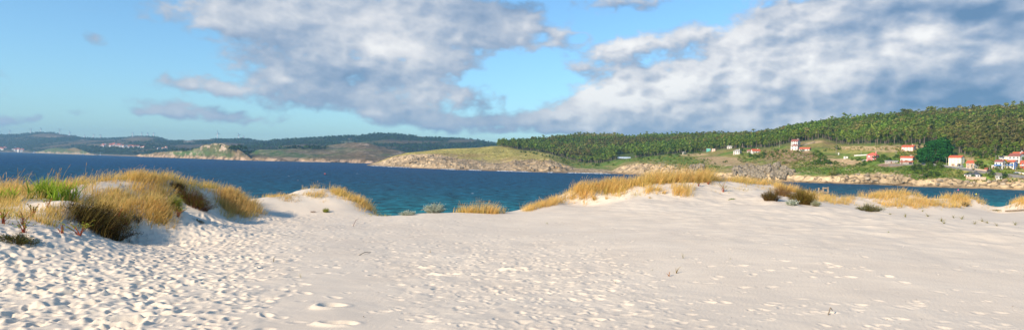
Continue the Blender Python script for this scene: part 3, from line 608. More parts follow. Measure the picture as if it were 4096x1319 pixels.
# ================================================================== vegetation building blocks
def rot2(v, a): c, s = np.cos(a), np.sin(a); return np.stack([v[..., 0]*c - v[..., 1]*s, v[..., 0]*s + v[..., 1]*c], -1)
def ribbons(root, h, lean, w, c0, c1, heads=None, droop=.35, lv=(0, .35, .7, 1), taper=.85):
    """thin curved blades; returns V, Q, C"""
    n = len(root); t = np.array(lv)[None, :, None]; h = np.asarray(h)[:, None, None]; lean = np.asarray(lean)[:, None, :]
    L2 = (lean**2).sum(-1, keepdims=True)
    xy = root[:, None, :2] + lean*h*t**1.8
    z = root[:, None, 2:3] + h*(t - droop*np.minimum(L2, 1.2)*t*t)
    mid = np.concatenate([xy, z], -1)
    ya = rng.uniform(0, math.pi, n)[:, None]; wd = np.stack([np.cos(ya), np.sin(ya), 0*ya], -1)
    hw = (np.asarray(w)[:, None, None]*.5*(1-taper*t**1.5))*wd
    V = np.stack([mid-hw, mid+hw], 2).reshape(-1, 3); k = len(lv)
    C = (c0[:, None, :]*(1-t) + c1[:, None, :]*t); C = np.repeat(C[:, :, None, :], 2, 2).reshape(-1, 3)
    b = (np.arange(n)*k*2)[:, None] + (np.arange(k-1)*2)[None]; b = b.ravel()
    Q = np.stack([b, b+1, b+3, b+2], -1)
    if heads is not None and heads.any():
        m = mid[heads]; nh = len(m); d = m[:, -1]-m[:, -2]; d /= np.linalg.norm(d, axis=1, keepdims=True)
        hl = (h[heads, 0]*rng.uniform(.16, .24, (nh, 1))); w2 = wd[heads, 0]*.011*rng.uniform(.7, 1.3, (nh, 1))
        p0 = m[:, -1]-d*hl*.6
        HV = np.stack([p0-w2*.3, p0+w2*.3, p0+d*hl*.5-w2, p0+d*hl*.5+w2, p0+d*hl-w2*.2, p0+d*hl+w2*.2], 1).reshape(-1, 3)
        hc = np.array([.62, .40, .17])*rng.uniform(.7, 1.15, (nh, 1)); HC = np.repeat(hc, 6, 0)
        b = np.arange(nh)*6+len(V); HQ = np.concatenate([np.stack([b, b+1, b+3, b+2], -1), np.stack([b+2, b+3, b+5, b+4], -1)])
        V = np.concatenate([V, HV]); C = np.concatenate([C, HC]); Q = np.concatenate([Q, HQ])
    return V, Q, C
def join(parts):
    V = []; Q = []; C = []; n = 0
    for v, q, c in parts: V.append(v); Q.append(q+n); C.append(c); n += len(v)
    return np.concatenate(V), np.concatenate(Q), np.concatenate(C)
def leaves(cen, nor, size, col, jit=.6, asp=.6):
    n = len(cen); nn = nor + rng.normal(0, jit, (n, 3)); nn /= np.linalg.norm(nn, axis=1, keepdims=True)+1e-9
    a = np.cross(nn, rng.normal(0, 1, (n, 3))); a /= np.linalg.norm(a, axis=1, keepdims=True)+1e-9; b = np.cross(nn, a)
    s = np.broadcast_to(np.asarray(size, float), (n,))[:, None]
    V = np.stack([cen-a*s*.5, cen-b*s*.5*asp, cen+a*s*.5, cen+b*s*.5*asp], 1).reshape(-1, 3)
    return V, np.arange(n*4).reshape(-1, 4), np.repeat(col, 4, 0)
def inpoly(px, py, poly):
    r = np.zeros(len(px), bool); j = len(poly)-1
    for i in range(len(poly)):
        xi, yi = poly[i]; xj, yj = poly[j]
        c = ((yi > py) != (yj > py)) & (px < (xj-xi)*(py-yi)/((yj-yi) or 1e-9)+xi); r ^= c; j = i
    return r
def scatter(poly, n):
    P = np.array(poly, float); out = []
    while sum(map(len, out)) < n:
        px = rng.uniform(P[:, 0].min(), P[:, 0].max(), n*3); py = rng.uniform(P[:, 1].min(), P[:, 1].max(), n*3)
        m = inpoly(px, py, poly); out.append(np.stack([px[m], py[m]], 1))
    return np.concatenate(out)[:n]
GOLD = np.array([.98, .68, .27]); GOLD2 = np.array([.84, .55, .17]); GREEN = np.array([.36, .40, .07]); RUST = np.array([.42, .22, .08]); STRAW = np.array([.70, .52, .24])
def tuft_blades(cen, nb, hgt, spread=.13, wind=(.30, .10), green=.3, width=.018, headp=.12, dark=1.0, sp_lean=.28):
    """cen (N,3) tuft centres -> blades"""
    N_ = len(cen); nb = np.maximum((np.broadcast_to(nb, (N_,))*rng.uniform(.12, .60, N_)).astype(int), 4); idx = np.repeat(np.arange(N_), nb); n = len(idx)
    off = rng.normal(0, spread, (n, 2)); root = cen[idx].copy(); root[:, :2] += off; root[:, 2] = ground(root[:, 0], root[:, 1])-.02
    th = rng.uniform(.6, 1.25, N_)[idx]; h = np.broadcast_to(hgt, (N_,))[idx]*th*rng.uniform(.45, 1.1, n)
    tw = (rng.normal(0, .10, (N_, 2)))[idx]
    lean = off/ max(spread, .01)*sp_lean*.6 + np.array(wind)*rng.uniform(.5, 1.5, (n, 1)) + rng.normal(0, .14, (n, 2)) + tw
    g = np.clip(rng.normal(green, .25, N_)[idx]+rng.normal(0, .2, n), 0, 1)[:, None]
    v = rng.uniform(.75, 1.15, (n, 1))*dark*rng.uniform(.82, 1.12, N_)[idx][:, None]
    c1 = (GOLD*(1-g*.55)+GREEN*g*.55)*v; c0 = (GOLD2*(1-g)+GREEN*g)*v*.9
    return ribbons(root, h, lean, rng.uniform(.6, 1.3, n)*width, c0, c1, heads=rng.random(n) < headp)
MG = mat_leaf('marram', .5); ML = mat_leaf('foliage', .22); MS = mat_leaf('stems', .12)

# ---------------------------------------------------------------- marram grass covering the dunes (nobody could count it)
def patch(poly, n, nb, h, jit=.3, back=0., **k):
    s = scatter(poly, n); P = hit(s[:, 0], s[:, 1]); r = np.hypot(P[:, 0], P[:, 1])
    dd = rng.normal(0, jit, n) + rng.uniform(0, back, n) if back else rng.normal(0, jit, n)
    P[:, :2] *= (1+dd/r)[:, None]; P[:, :2] += rng.normal(0, .05, (n, 2)); P[:, 2] = ground(P[:, 0], P[:, 1])
    return tuft_blades(P, nb, h, **k)
left = [
 patch([(-250,800),(-100,775),(100,762),(300,750),(450,735),(620,730),(700,740),(650,760),(450,752),(300,768),(200,790),(60,830),(-250,850)], 300, 42, 0.432, back=1.6, green=.30, headp=.16),
 patch([(480,728),(620,730),(800,745),(900,765),(860,775),(700,760),(500,742)], 120, 50, 0.416, back=1.2, green=.35, headp=.16),
 patch([(860,775),(930,768),(1010,815),(1050,850),(960,850),(900,838),(880,800)], 170, 58, 0.448, green=.12, headp=.14),
 patch([(900,835),(1030,848),(980,858),(890,856)], 24, 45, 0.336, green=.3),
 patch([(-200,810),(60,805),(130,850),(130,880),(60,890),(-200,905)], 100, 36, 0.352, green=.35),
 patch([(130,845),(240,830),(260,850),(230,900),(170,905),(110,880)], 34, 40, 0.368, green=.25, wind=(.2,.05)),
 patch([(380,790),(440,775),(540,800),(560,850),(500,885),(410,860)], 90, 60, 0.464, green=.35),
 patch([(560,800),(620,790),(660,830),(680,870),(630,880),(580,850)], 66, 60, 0.448, green=.28, wind=(.4,.05)),
 patch([(540,760),(640,765),(660,785),(620,800),(560,790)], 22, 50, 0.400, green=.3),
 patch([(420,850),(560,840),(660,850),(660,880),(560,895),(460,900)], 44, 40, 0.256, green=.25),
 patch([(620,770),(700,765),(720,790),(690,830),(640,810)], 30, 44, 0.320, green=.3),
 patch([(860,850),(960,850),(1040,856),(980,866),(880,864)], 24, 34, 0.208, green=.3),
 patch([(250,800),(420,770),(540,760),(560,790),(430,800),(300,830)], 40, 44, 0.320, green=.35),
 patch([(640,850),(700,865),(690,885),(640,880)], 16, 40, 0.336, green=.05, wind=(.6,-.2)),
 patch([(80,740),(420,742),(480,700),(640,720)], 10, 10, 0.680, back=.8, headp=.9, green=0),
 patch([(0,770),(300,765),(300,775),(0,790)], 30, 14, 0.760, back=.8, headp=.9, green=0, dark=.8)]
v, q, c = join(left); tag(obj('marram_grass', mesh('marram_grass', v, q, c), MG), 'golden marram grass covering the whole left-hand dune', 'grass', kind='stuff')
mid_ = [
 patch([(1330,768),(1400,780),(1470,815),(1505,850),(1450,838),(1400,805),(1330,785)], 110, 50, .42, green=.12, back=.8),
 patch([(1330,768),(1400,775),(1400,790),(1330,780)], 30, 40, .40, green=.2, back=.8),
 patch([(1220,768),(1300,772),(1310,795),(1260,800),(1215,790)], 26, 46, .24, green=.1, wind=(.35,-.15)),
 patch([(1130,780),(1190,785),(1200,797),(1130,800)], 18, 42, .18, green=.0, wind=(.3,-.1), dark=.85),
 patch([(1055,785),(1140,780),(1150,787),(1060,795)], 26, 34, .25, green=.1, back=.6),
 patch([(1200,752),(1230,758),(1300,762),(1290,768),(1210,765)], 12, 30, .34, green=.1, back=.4, headp=.4),
 patch([(1500,848),(1560,858),(1540,866),(1440,865),(1450,855)], 14, 24, .14, green=.9, headp=0)]
v, q, c = join(mid_); tag(obj('marram_grass', mesh('marram_grass', v, q, c), MG), 'golden marram grass fringing the small middle sand mound', 'grass', kind='stuff')
cen_ = [
 patch([(2085,842),(2160,820),(2281,794),(2300,800),(2200,826),(2110,848)], 110, 46, .42, green=.10, back=.7),
 patch([(2270,796),(2341,772),(2461,755),(2470,765),(2380,785),(2290,802)], 120, 56, .60, green=.2, back=.9),
 patch([(2400,764),(2470,752),(2560,740),(2620,732),(2600,745),(2520,752),(2500,775),(2420,775)], 150, 56, .62, green=.26, back=1.2),
 patch([(2560,738),(2680,724),(2823,722),(2860,726),(2850,736),(2700,735),(2600,745)], 230, 56, .74, green=.24, back=2.2),
 patch([(2600,734),(2820,724),(2830,730),(2620,738)], 40, 40, .95, green=.0, back=1.8, headp=.5),
 patch([(2850,724),(2960,725),(3061,735),(3100,745),(3000,740),(2870,732)], 110, 46, .45, green=.25, back=2.5),
 patch([(3090,742),(3180,762),(3200,775),(3110,765)], 50, 44, .5, green=.15, back=1.),
 patch([(2575,755),(2640,750),(2635,775),(2585,775)], 17, 48, .50, green=.12),
 patch([(2690,748),(2765,748),(2760,785),(2705,785)], 36, 52, .60, green=.15),
 patch([(2530,762),(2560,760),(2560,775),(2530,775)], 5, 34, .28, green=.15), patch([(2450,772),(2480,772),(2480,785),(2450,785)], 5, 26, .25, green=.3),
 patch([(2960,735),(3120,760),(3150,790),(3060,775),(2960,750)], 26, 30, .24, green=.2, wind=(.1,.0)),
 patch([(2830,760),(2990,750),(2990,765),(2840,780)], 18, 24, .14, green=.5, headp=0), patch([(2330,800),(2600,775),(2600,785),(2340,808)], 12, 12, .2, green=.2)]
v, q, c = join(cen_); tag(obj('marram_grass', mesh('marram_grass', v, q, c), MG), 'wind-blown golden marram grass along the tall central dune ridge', 'grass', kind='stuff')
rig_ = [
 patch([(3190,768),(3290,788),(3340,800),(3420,800),(3400,822),(3300,815),(3200,795)], 120, 42, .42, green=.12, back=1.),
 patch([(3430,792),(3560,778),(3660,785),(3700,800),(3600,800),(3450,805)], 110, 44, .52, green=.08, back=1.6),
 patch([(3500,810),(3600,800),(3720,802),(3850,805),(3930,822),(3850,832),(3700,836),(3520,828)], 190, 44, .42, green=.1, back=.6),
 patch([(3740,790),(3850,795),(3930,812),(3930,820),(3800,805)], 70, 42, .48, green=.15, back=1.4),
 patch([(3400,812),(3500,815),(3560,832),(3420,828)], 24, 26, .2, green=.6, headp=.05),
 patch([(3930,832),(4010,838),(3990,843),(3880,842)], 10, 20, .18, green=.2),
 patch([(4030,826),(4070,808),(4300,798),(4400,806),(4400,822),(4040,836)], 190, 46, .50, green=.08, back=1.5)]
v, q, c = join(rig_); tag(obj('marram_grass', mesh('marram_grass', v, q, c), MG), 'pale golden marram grass on the low dunes at the right by the bay', 'grass', kind='stuff')

# ---------------------------------------------------------------- single plants on the sand
def gz(v, base):      # push world-space plant to local coordinates about its base
    v = v.copy(); v -= base; return v
def plant(name, label, cat, px, py, parts, group=None):
    """parts: list of (name, V, Q, C, mat) in world space"""
    b = hit1(px, py)
    if len(parts) == 1:
        n_, v, q, c, m = parts[0]; return tag(obj(name, mesh(name, gz(v, b), q, c), m, None, b), label, cat, group)
    t = thing(name, label, cat, b, 0, group)
    for n_, v, q, c, m in parts: obj(n_, mesh(n_, gz(v, b), q, c), m, t)
    return t
def dome(b, rx, ry, hgt, n, tw_h, cols, leaf=.03, nleaf=6, stem_c=(.10, .06, .03), lean=(.15, .05), lcol2=None, leafjit=1.0):
    """a low bushy shrub: wiry stems from the base reaching a dome, leaves along their outer ends"""
    a = rng.uniform(0, 2*math.pi, n); r = np.sqrt(rng.random(n)); dx = np.cos(a)*r*rx; dy = np.sin(a)*r*ry
    ro = b + np.stack([dx*.55, dy*.55, 0*dx], -1); ro[:, 2] = ground(ro[:, 0], ro[:, 1])-.03
    top = hgt*np.sqrt(np.clip(1-(.82*r)**2, .05, 1))*rng.uniform(.75, 1.1, n)*(1+.18*np.sin(a*3+r*4))
    le = np.stack([dx*.5, dy*.5], -1)/top[:, None] + np.array(lean) + rng.normal(0, .10, (n, 2))
    sc = np.array(stem_c)*rng.uniform(.7, 1.3, (n, 1))
    cols = np.array(cols); ci = rng.integers(0, len(cols), n); tipc = cols[ci]
    sv, sq, s_c = ribbons(ro, top, le, np.full(n, .012), sc, sc*.7+tipc*.3, droop=.2)
    k = nleaf; t = rng.uniform(.35, 1.02, (n, k)); P = ro[:, None, :2] + le[:, None]*top[:, None, None]*(t**1.8)[..., None]
    z = ro[:, None, 2] + top[:, None]*(t-.2*np.minimum((le**2).sum(-1), 1.2)[:, None]*t*t)
    C_ = np.concatenate([P, z[..., None]], -1).reshape(-1, 3) + rng.normal(0, .02, (n*k, 3))
    lc = np.repeat(tipc, k, 0)*rng.uniform(.6, 1.3, (n*k, 1))
    lv_, lq, l_c = leaves(C_, np.tile(np.array([0, 0, .6]), (n*k, 1)), rng.uniform(.6, 1.4, n*k)*leaf, lc, jit=leafjit)
    return (sv, sq, s_c), (lv_, lq, l_c)
def shrub(label, px, py, rx, ry, h, n, cols, name='heath_shrub', cat='shrub', group=None, **k):
    b = hit1(px, py); b = b + np.array([pdir(px, py)[0]*ry, pdir(px, py)[1]*ry, 0]); s, l = dome(b, rx, ry, h, n, .1, cols, **k)
    return plant(name, label, cat, px, py, [('stems', *s, MS), ('leaves', *l, ML)], group)
# big dark bush on the left with long grass growing through it
b = hit1(350, 928); bb = b + np.array([-.1, .75, 0])
s, l = dome(bb, 1.2, .75, .78, 1100, .1, [(.055,.045,.015),(.09,.065,.02),(.03,.035,.012),(.10,.05,.02)], leaf=.028, nleaf=9, stem_c=(.06,.04,.02), lean=(.25, 0))
n = 520; ro = bb + np.stack([rng.normal(-.25, .45, n), rng.normal(.0, .35, n), np.zeros(n)], -1); ro[:, 2] = ground(ro[:, 0], ro[:, 1])
cc = np.array([.30,.22,.06])*rng.uniform(.5, 1.5, (n, 1))
gv = ribbons(ro, rng.uniform(.55, .9, n), np.array([.55, .0])+rng.normal(0, .22, (n, 2)), np.full(n, .012), cc*.5, cc*1.2, heads=rng.random(n) < .06)
plant('dark_shrub', 'big dark brown bush with long grass through it below the left dune', 'shrub', 350, 928, [('stems', *s, MS), ('leaves', *l, ML), ('grass_blades', *gv, MG)])
# strap-leaved green plants
def strap(label, px, py, n, h, rx, group=None):
    b = hit1(px, py); k = max(3, n//22); cen = np.stack([np.linspace(-rx, rx, k)+rng.normal(0, .05, k), rng.normal(.1, .12, k)], -1)
    idx = rng.integers(0, k, n); ro = b + np.concatenate([cen[idx]+rng.normal(0, .05, (n, 2)), np.zeros((n, 1))], 1); ro[:, 2] = ground(ro[:, 0], ro[:, 1])-.02
    le = rng.normal(0, .42, (n, 2))+np.array([.1, 0]); c0 = np.array([.16,.30,.03])*rng.uniform(.6, 1.3, (n, 1)); c1 = np.array([.42,.52,.06])*rng.uniform(.7, 1.2, (n, 1))
    v, q, c = ribbons(ro, rng.uniform(.6, 1.1, n)*h, le, rng.uniform(.035, .06, n), c0, c1, droop=.15, taper=.95)
    plant('sea_daffodil', label, 'plant', px, py, [('leaves', v, q, c, ML)], group)
strap('large clump of broad bright green strap leaves on the left dune crest', 205, 796, 240, .80, .72)
strap('small clump of green strap leaves at the far left edge of the dune', 22, 806, 60, .55, .18)
shrub('low heather bush with yellow-green left side and red-brown tips below the left dune', 775, 850, .98, .45, .60, 800, [(.14,.06,.02),(.12,.12,.02),(.20,.22,.03),(.10,.05,.02)], leaf=.026, nleaf=9, stem_c=(.14,.06,.03))
shrub('yellow-green spurge bush at the left end of the heather bush', 698, 850, .32, .25, .50, 220, [(.34,.40,.04),(.26,.33,.03)], leaf=.03, nleaf=8, name='spurge_bush')
shrub('small dark heather tuft on the sandy crest of the left dune', 712, 772, .42, .25, .33, 320, [(.07,.06,.02),(.12,.06,.03),(.05,.05,.015)], leaf=.024, nleaf=7, stem_c=(.08,.04,.02), lean=(.3, 0))
shrub('low creeping dark green shrub in the bottom left of the sand', 70, 985, .62, .3, .24, 260, [(.10,.12,.03),(.07,.08,.02),(.14,.12,.04)], leaf=.026, nleaf=8, stem_c=(.09,.05,.03), lean=(.3, 0))
shrub('sparse dark wiry shrub on the shaded sand right of the big bush', 548, 900, .26, .14, .20, 60, [(.08,.07,.03),(.05,.05,.02)], leaf=.022, nleaf=5, stem_c=(.07,.05,.03))
shrub('flat dark creeping plant on sand below the left heather bush', 790, 888, .34, .12, .09, 70, [(.08,.08,.02),(.12,.09,.03)], leaf=.024, nleaf=6, stem_c=(.10,.05,.03))
shrub('bright yellow-green plant at the foot of the small middle mound', 1302, 852, .20, .14, .24, 90, [(.34,.40,.05),(.28,.30,.04)], leaf=.03, nleaf=8, name='spurge_bush')
shrub('dry twiggy plant left of the yellow-green one at the middle mound', 1252, 852, .18, .1, .14, 50, [(.22,.13,.08)], leaf=.02, nleaf=3, stem_c=(.25,.14,.09))
SIL = [(.50,.54,.44),(.62,.64,.56),(.40,.46,.36),(.30,.36,.22)]
shrub('larger silver-leaved shrub at the edge of the sand above the sea', 1735, 852, .62, .35, .50, 420, SIL, leaf=.045, nleaf=9, stem_c=(.30,.30,.22), name='silver_shrub')
shrub('smaller trailing silver-leaved shrub beside the larger one', 1630, 862, .46, .25, .26, 230, SIL, leaf=.042, nleaf=8, stem_c=(.30,.30,.22), name='silver_shrub')
shrub('dark heather bush left of the olive bush at the right foot of the central ridge', 3082, 806, .58, .35, .58, 420, [(.12,.08,.02),(.09,.09,.02),(.16,.09,.03)], leaf=.03, nleaf=9, stem_c=(.12,.07,.03))
shrub('big rounded olive bush at the right foot of the central ridge', 3205, 820, .78, .5, .80, 800, [(.16,.14,.02),(.20,.16,.02),(.10,.10,.02),(.22,.12,.03)], leaf=.03, nleaf=9, stem_c=(.14,.09,.03))
shrub('reddish dry bush behind the olive and heather bushes', 3130, 785, .7, .4, .62, 420, [(.30,.18,.06),(.36,.22,.10),(.22,.14,.04)], leaf=.028, nleaf=7, stem_c=(.20,.11,.05))
shrub('silver-white flowering plant in front of the olive bush', 3168, 822, .34, .18, .30, 170, SIL, leaf=.05, nleaf=8, stem_c=(.3,.3,.22), name='silver_shrub')
shrub('silvery plant at the right end of the olive bush', 3262, 826, .26, .16, .34, 100, [(.40,.40,.26),(.30,.32,.16),(.50,.50,.38)], leaf=.045, nleaf=7, stem_c=(.25,.2,.12), name='silver_shrub')
shrub('low dark green spreading bush on the right-hand sand', 3478, 848, .72, .3, .34, 330, [(.10,.12,.03),(.14,.13,.03),(.28,.30,.18)], leaf=.034, nleaf=8, stem_c=(.12,.08,.04))
shrub('small olive bush in front of the right-hand dune grass', 3860, 826, .34, .2, .36, 130, [(.16,.14,.05),(.22,.18,.07)], leaf=.03, nleaf=6, stem_c=(.16,.10,.05))
shrub('flat green plant at the foot of the gap in the right-hand dunes', 3985, 845, .4, .15, .12, 90, [(.20,.20,.06),(.26,.20,.08)], leaf=.03, nleaf=5)
shrub('small spiky green plant alone on the sand below the central ridge', 2926, 800, .22, .12, .10, 60, [(.12,.20,.03)], leaf=.03, nleaf=4, stem_c=(.14,.20,.04))
# golden clump by the brow
b = hit1(1925, 853); n = 46; cen = b + np.stack([rng.uniform(-1.25, 1.15, n), rng.uniform(-.1, .6, n), np.zeros(n)], -1); cen[:, 2] = ground(cen[:, 0], cen[:, 1])
hh = .62*np.sqrt(np.clip(1-(np.abs(cen[:, 0]-b[0])/1.45)**2, .1, 1))
plant('grass_tussock', 'wide golden grass tussock standing alone at the brow above the turquoise sea', 'grass tussock', 1925, 853, [('blades', *tuft_blades(cen, 60, hh, green=.14, headp=.1, wind=(.22, .0)), MG)])
for px, py, nb, h, lab in [(2375,800,40,.26,'short grass tuft on the sand below the left of the central ridge'),(2282,775,40,.2,'')][:1] + [(2655,775,36,.34,'small grass tuft on the bare sand between two clumps of the central ridge'),(2425,796,26,.28,'thin grass tuft low on the left flank of the central ridge'),(2598,792,22,.16,'tiny dry grass tuft at the foot of the central ridge'),(2778,760,26,.34,'grass tuft right of the largest clump in front of the central ridge')]:
    b = hit1(px, py); plant('grass_tussock', lab, 'grass tussock', px, py, [('blades', *tuft_blades(b[None], nb*4, h, spread=.04, green=.2, headp=.1), MG)])
# red-stemmed spurges
def spurge(label, px, py, h, n, spread=.35, tips=1.0, red=(.36,.09,.06)):
    h *= 1.35; b = hit1(px, py); ro = b + np.concatenate([rng.normal(0, .02, (n, 2)), np.zeros((n, 1))], 1)-np.array([0, 0, .02]); le = rng.normal(0, spread, (n, 2)); hh = rng.uniform(.6, 1.05, n)*h
    c0 = np.array(red)*rng.uniform(.8, 1.3, (n, 1)); c1 = c0*.6+np.array([.3,.2,.05])*.4
    s = ribbons(ro, hh, le, np.full(n, .026), c0, c1, droop=.1, taper=.3)
    k = 14; t = rng.uniform(.62, 1.05, (n, k)); P = ro[:, None, :2]+le[:, None]*hh[:, None, None]*(t**1.8)[..., None]; z = ro[:, None, 2]+hh[:, None]*(t-.1*np.minimum((le**2).sum(-1), 1.2)[:, None]*t*t)
    C_ = np.concatenate([P, z[..., None]], -1).reshape(-1, 3)+rng.normal(0, .012, (n*k, 3)); m = rng.random(n*k) < tips
    lf = leaves(C_[m], np.tile([0, 0, .7], (m.sum(), 1)), rng.uniform(.03, .06, m.sum()), np.array([.34,.38,.05])*rng.uniform(.6, 1.2, (m.sum(), 1)))
    plant('spurge', label, 'plant', px, py, [('stems', *s, MS), ('leaves', *lf, ML)])
spurge('red-stemmed spurge with yellow-green tips in front of the big dark bush', 316, 944, .34, 16, .5)
spurge('red-stemmed spurge on the sand left of the big dark bush', 95, 930, .24, 14, .55, .6)
spurge('upright red-stemmed spurge higher on the sand at the left', 92, 898, .30, 12, .4, .4)
spurge('dark red spurge at the far left edge of the sand', 14, 896, .30, 14, .5, .5)
spurge('small dark red spurge left of the spurge in front of the bush', 247, 938, .22, 9, .35, .2)
spurge('red plant at the right end of the big dark bush', 472, 890, .36, 12, .4, .3)
spurge('red stems beside the yellow-green bush below the left dune', 712, 868, .26, 16, .5, .5)
spurge('red leafy plant among the grass on the central ridge', 2832, 738, .26, 14, .7, .1)
spurge('red and green spurge on the right part of the central ridge', 2892, 768, .40, 14, .3, .5)
spurge('small red plant on the right shoulder of the central ridge', 2795, 745, .3, 10, .4, .4)
for px, py, lab in [(190,835,'thin red-stemmed spurge among the grass left of the big dark bush'),(130,865,'pale leggy spurge among the grass at the left'),(505,905,'low straggly red plant on the shaded sand')]: spurge(lab, px, py, .3, 8, .3, .5)
# seedlings and sprouts on the open sand
def sprout(label, px, py, n, h, c, spread=.25, w=.012, name='seedling', g=None):
    b = hit1(px, py); ro = b + np.concatenate([rng.normal(0, .004, (n, 2)), np.zeros((n, 1))], 1)-np.array([0, 0, .02]); c = np.array(c)*rng.uniform(.7, 1.3, (n, 1))
    plant(name, label, 'plant', px, py, [('b', *ribbons(ro, rng.uniform(.5, 1, n)*h, rng.normal(0, spread, (n, 2)), np.full(n, w), c*.8, c), MS)], g)
GRN = (.16,.20,.05); DRYC = (.45,.33,.17)
sprout('pair of red and green shoots standing on the bare sand, nearest of the two', 2676, 1104, 5, .17, (.34,.14,.05), .3, .02); sprout('pair of red and green shoots standing on the bare sand, farther of the two', 2706, 1092, 6, .24, (.25,.17,.05), .25, .022)
sprout('thin grass sprout with few blades on the smooth sand', 2732, 1034, 9, .24, (.34,.30,.12), .4, .008); sprout('dry pale twig tuft among the footprints', 2461, 1136, 9, .16, (.40,.34,.26), .5, .008)
sprout('single small dark leafy stem on the sand at left centre', 1094, 1050, 7, .20, (.13,.11,.05), .12, .012); sprout('thin dry grass seedling right of the dark leafy stem', 1143, 1052, 5, .16, DRYC, .4, .007)
sprout('dry seedling on the sand near the large hollow', 1202, 1112, 7, .16, (.45,.38,.2), .4, .007); sprout('thin straw-coloured grass sprout on the middle sand', 1721, 1012, 7, .16, DRYC, .4, .007)
sprout('dry straw sprout near the brow of the sand', 1548, 868, 6, .18, DRYC, .3, .008); sprout('low green seedling on the smooth right sand', 3555, 930, 7, .10, GRN, .6, .015)
for px, py, lab in [(2922,1036,'left one of two low sprigs on the smooth sand'),(3002,1060,'right one of two low sprigs on the smooth sand'),(2608,1082,'tiny green sprig left of the red and green shoots'),(2190,895,'thin dry stalk on the sand under the central ridge')]: sprout(lab, px, py, 7, .07 if px > 2300 else .16, (.25,.26,.08), .8, .012)
for (px, py) in [(3711,866),(3766,884),(3814,872),(3847,876),(3898,896),(3950,893),(3621,868),(3776,894),(3930,886),(3690,846),(3988,905),(3560,858),(4060,900)]:
    sprout('low dry green plant scattered on the flat sand behind the right swell', px, py, 16, .22, (.26,.24,.08), .7, .016, 'dune_seedling', 'small plants scattered on the right-hand back sand')
mwood = mat_plain('weathered_wood', (.32,.26,.19), (.18,.14,.10), 6, .8)
# sticks and driftwood
def stick(label, p, q, r, name='stick', up_=.02, bend=.03, mat=None):
    a = hit1(*p); b = hit1(*q); m = (a+b)/2; m[2] = ground(m[0], m[1])+up_+bend; a[2] += r*.5; b[2] += up_
    mb = MB(); mb.tube([a-a, m-a, b-a], [r, r*.9, r*.5], 7); return tag(mb.build(name, mat or mwood, None, a), label, 'stick')
stick('long thin grey stick lying on the sand in the middle', (1435,1022), (1482,1010), .012)
stick('curved reddish twig standing out of the sand near the middle', (1412,905), (1434,890), .010, up_=.16, mat=mat_plain('red_twig', (.30,.12,.07)))
stick('small dark curled twig on the near right sand', (3312,1262), (3330,1252), .012, up_=.06, bend=.07)
stick('long dark driftwood pole lying at the right edge', (4022,846), (4190,852), .06, name='driftwood', up_=.06)
stick('short brown twig on the sand in front of the left dune', (150,1040), (190,1032), .010)
# bits of shell and dry weed too many to count
n = 2600; dr = np.sqrt(rng.uniform(9**2, 38**2, n)); da = rng.uniform(-.66, .66, n); B_ = np.stack([dr*np.sin(da), dr*np.cos(da), np.zeros(n)], -1); B_[:, 2] = ground(B_[:, 0], B_[:, 1])+.012
bc = np.array([(.20,.13,.07),(.12,.09,.05),(.75,.70,.62),(.30,.22,.10)])[rng.integers(0, 4, n)]
v, q, c = leaves(B_, np.tile([0, 0, 1.], (n, 1)), rng.uniform(.012, .045, n), bc, jit=.5, asp=.35); tag(obj('beach_litter', mesh('beach_litter', v, q, c), MS), 'tiny shells and dry stalks strewn over the sand', 'beach litter', kind='stuff')
# wooden frame by the bay
b = hit1(3292, 778); t = thing('wooden_frame', 'weathered open timber frame standing in the grass beside the bay', 'wooden frame', b, -.3)
for x, h_ in ((-.28, .55), (.0, .60), (.30, .62)):
    mb = MB(); mb.box(x-.05, x+.05, -.05, .05, -.2, h_); mb.build('post', mwood, t)
for z0, x0, x1 in ((.50, -.04, .34), (.22, -.28, .34)):
    mb = MB(); mb.box(x0, x1, -.08, -.052, z0, z0+.09); mb.build('rail', mwood, t)
mb = MB(); mb.box(-.30, -.03, .055, .08, .0, .40); mb.build('panel', mwood, t)

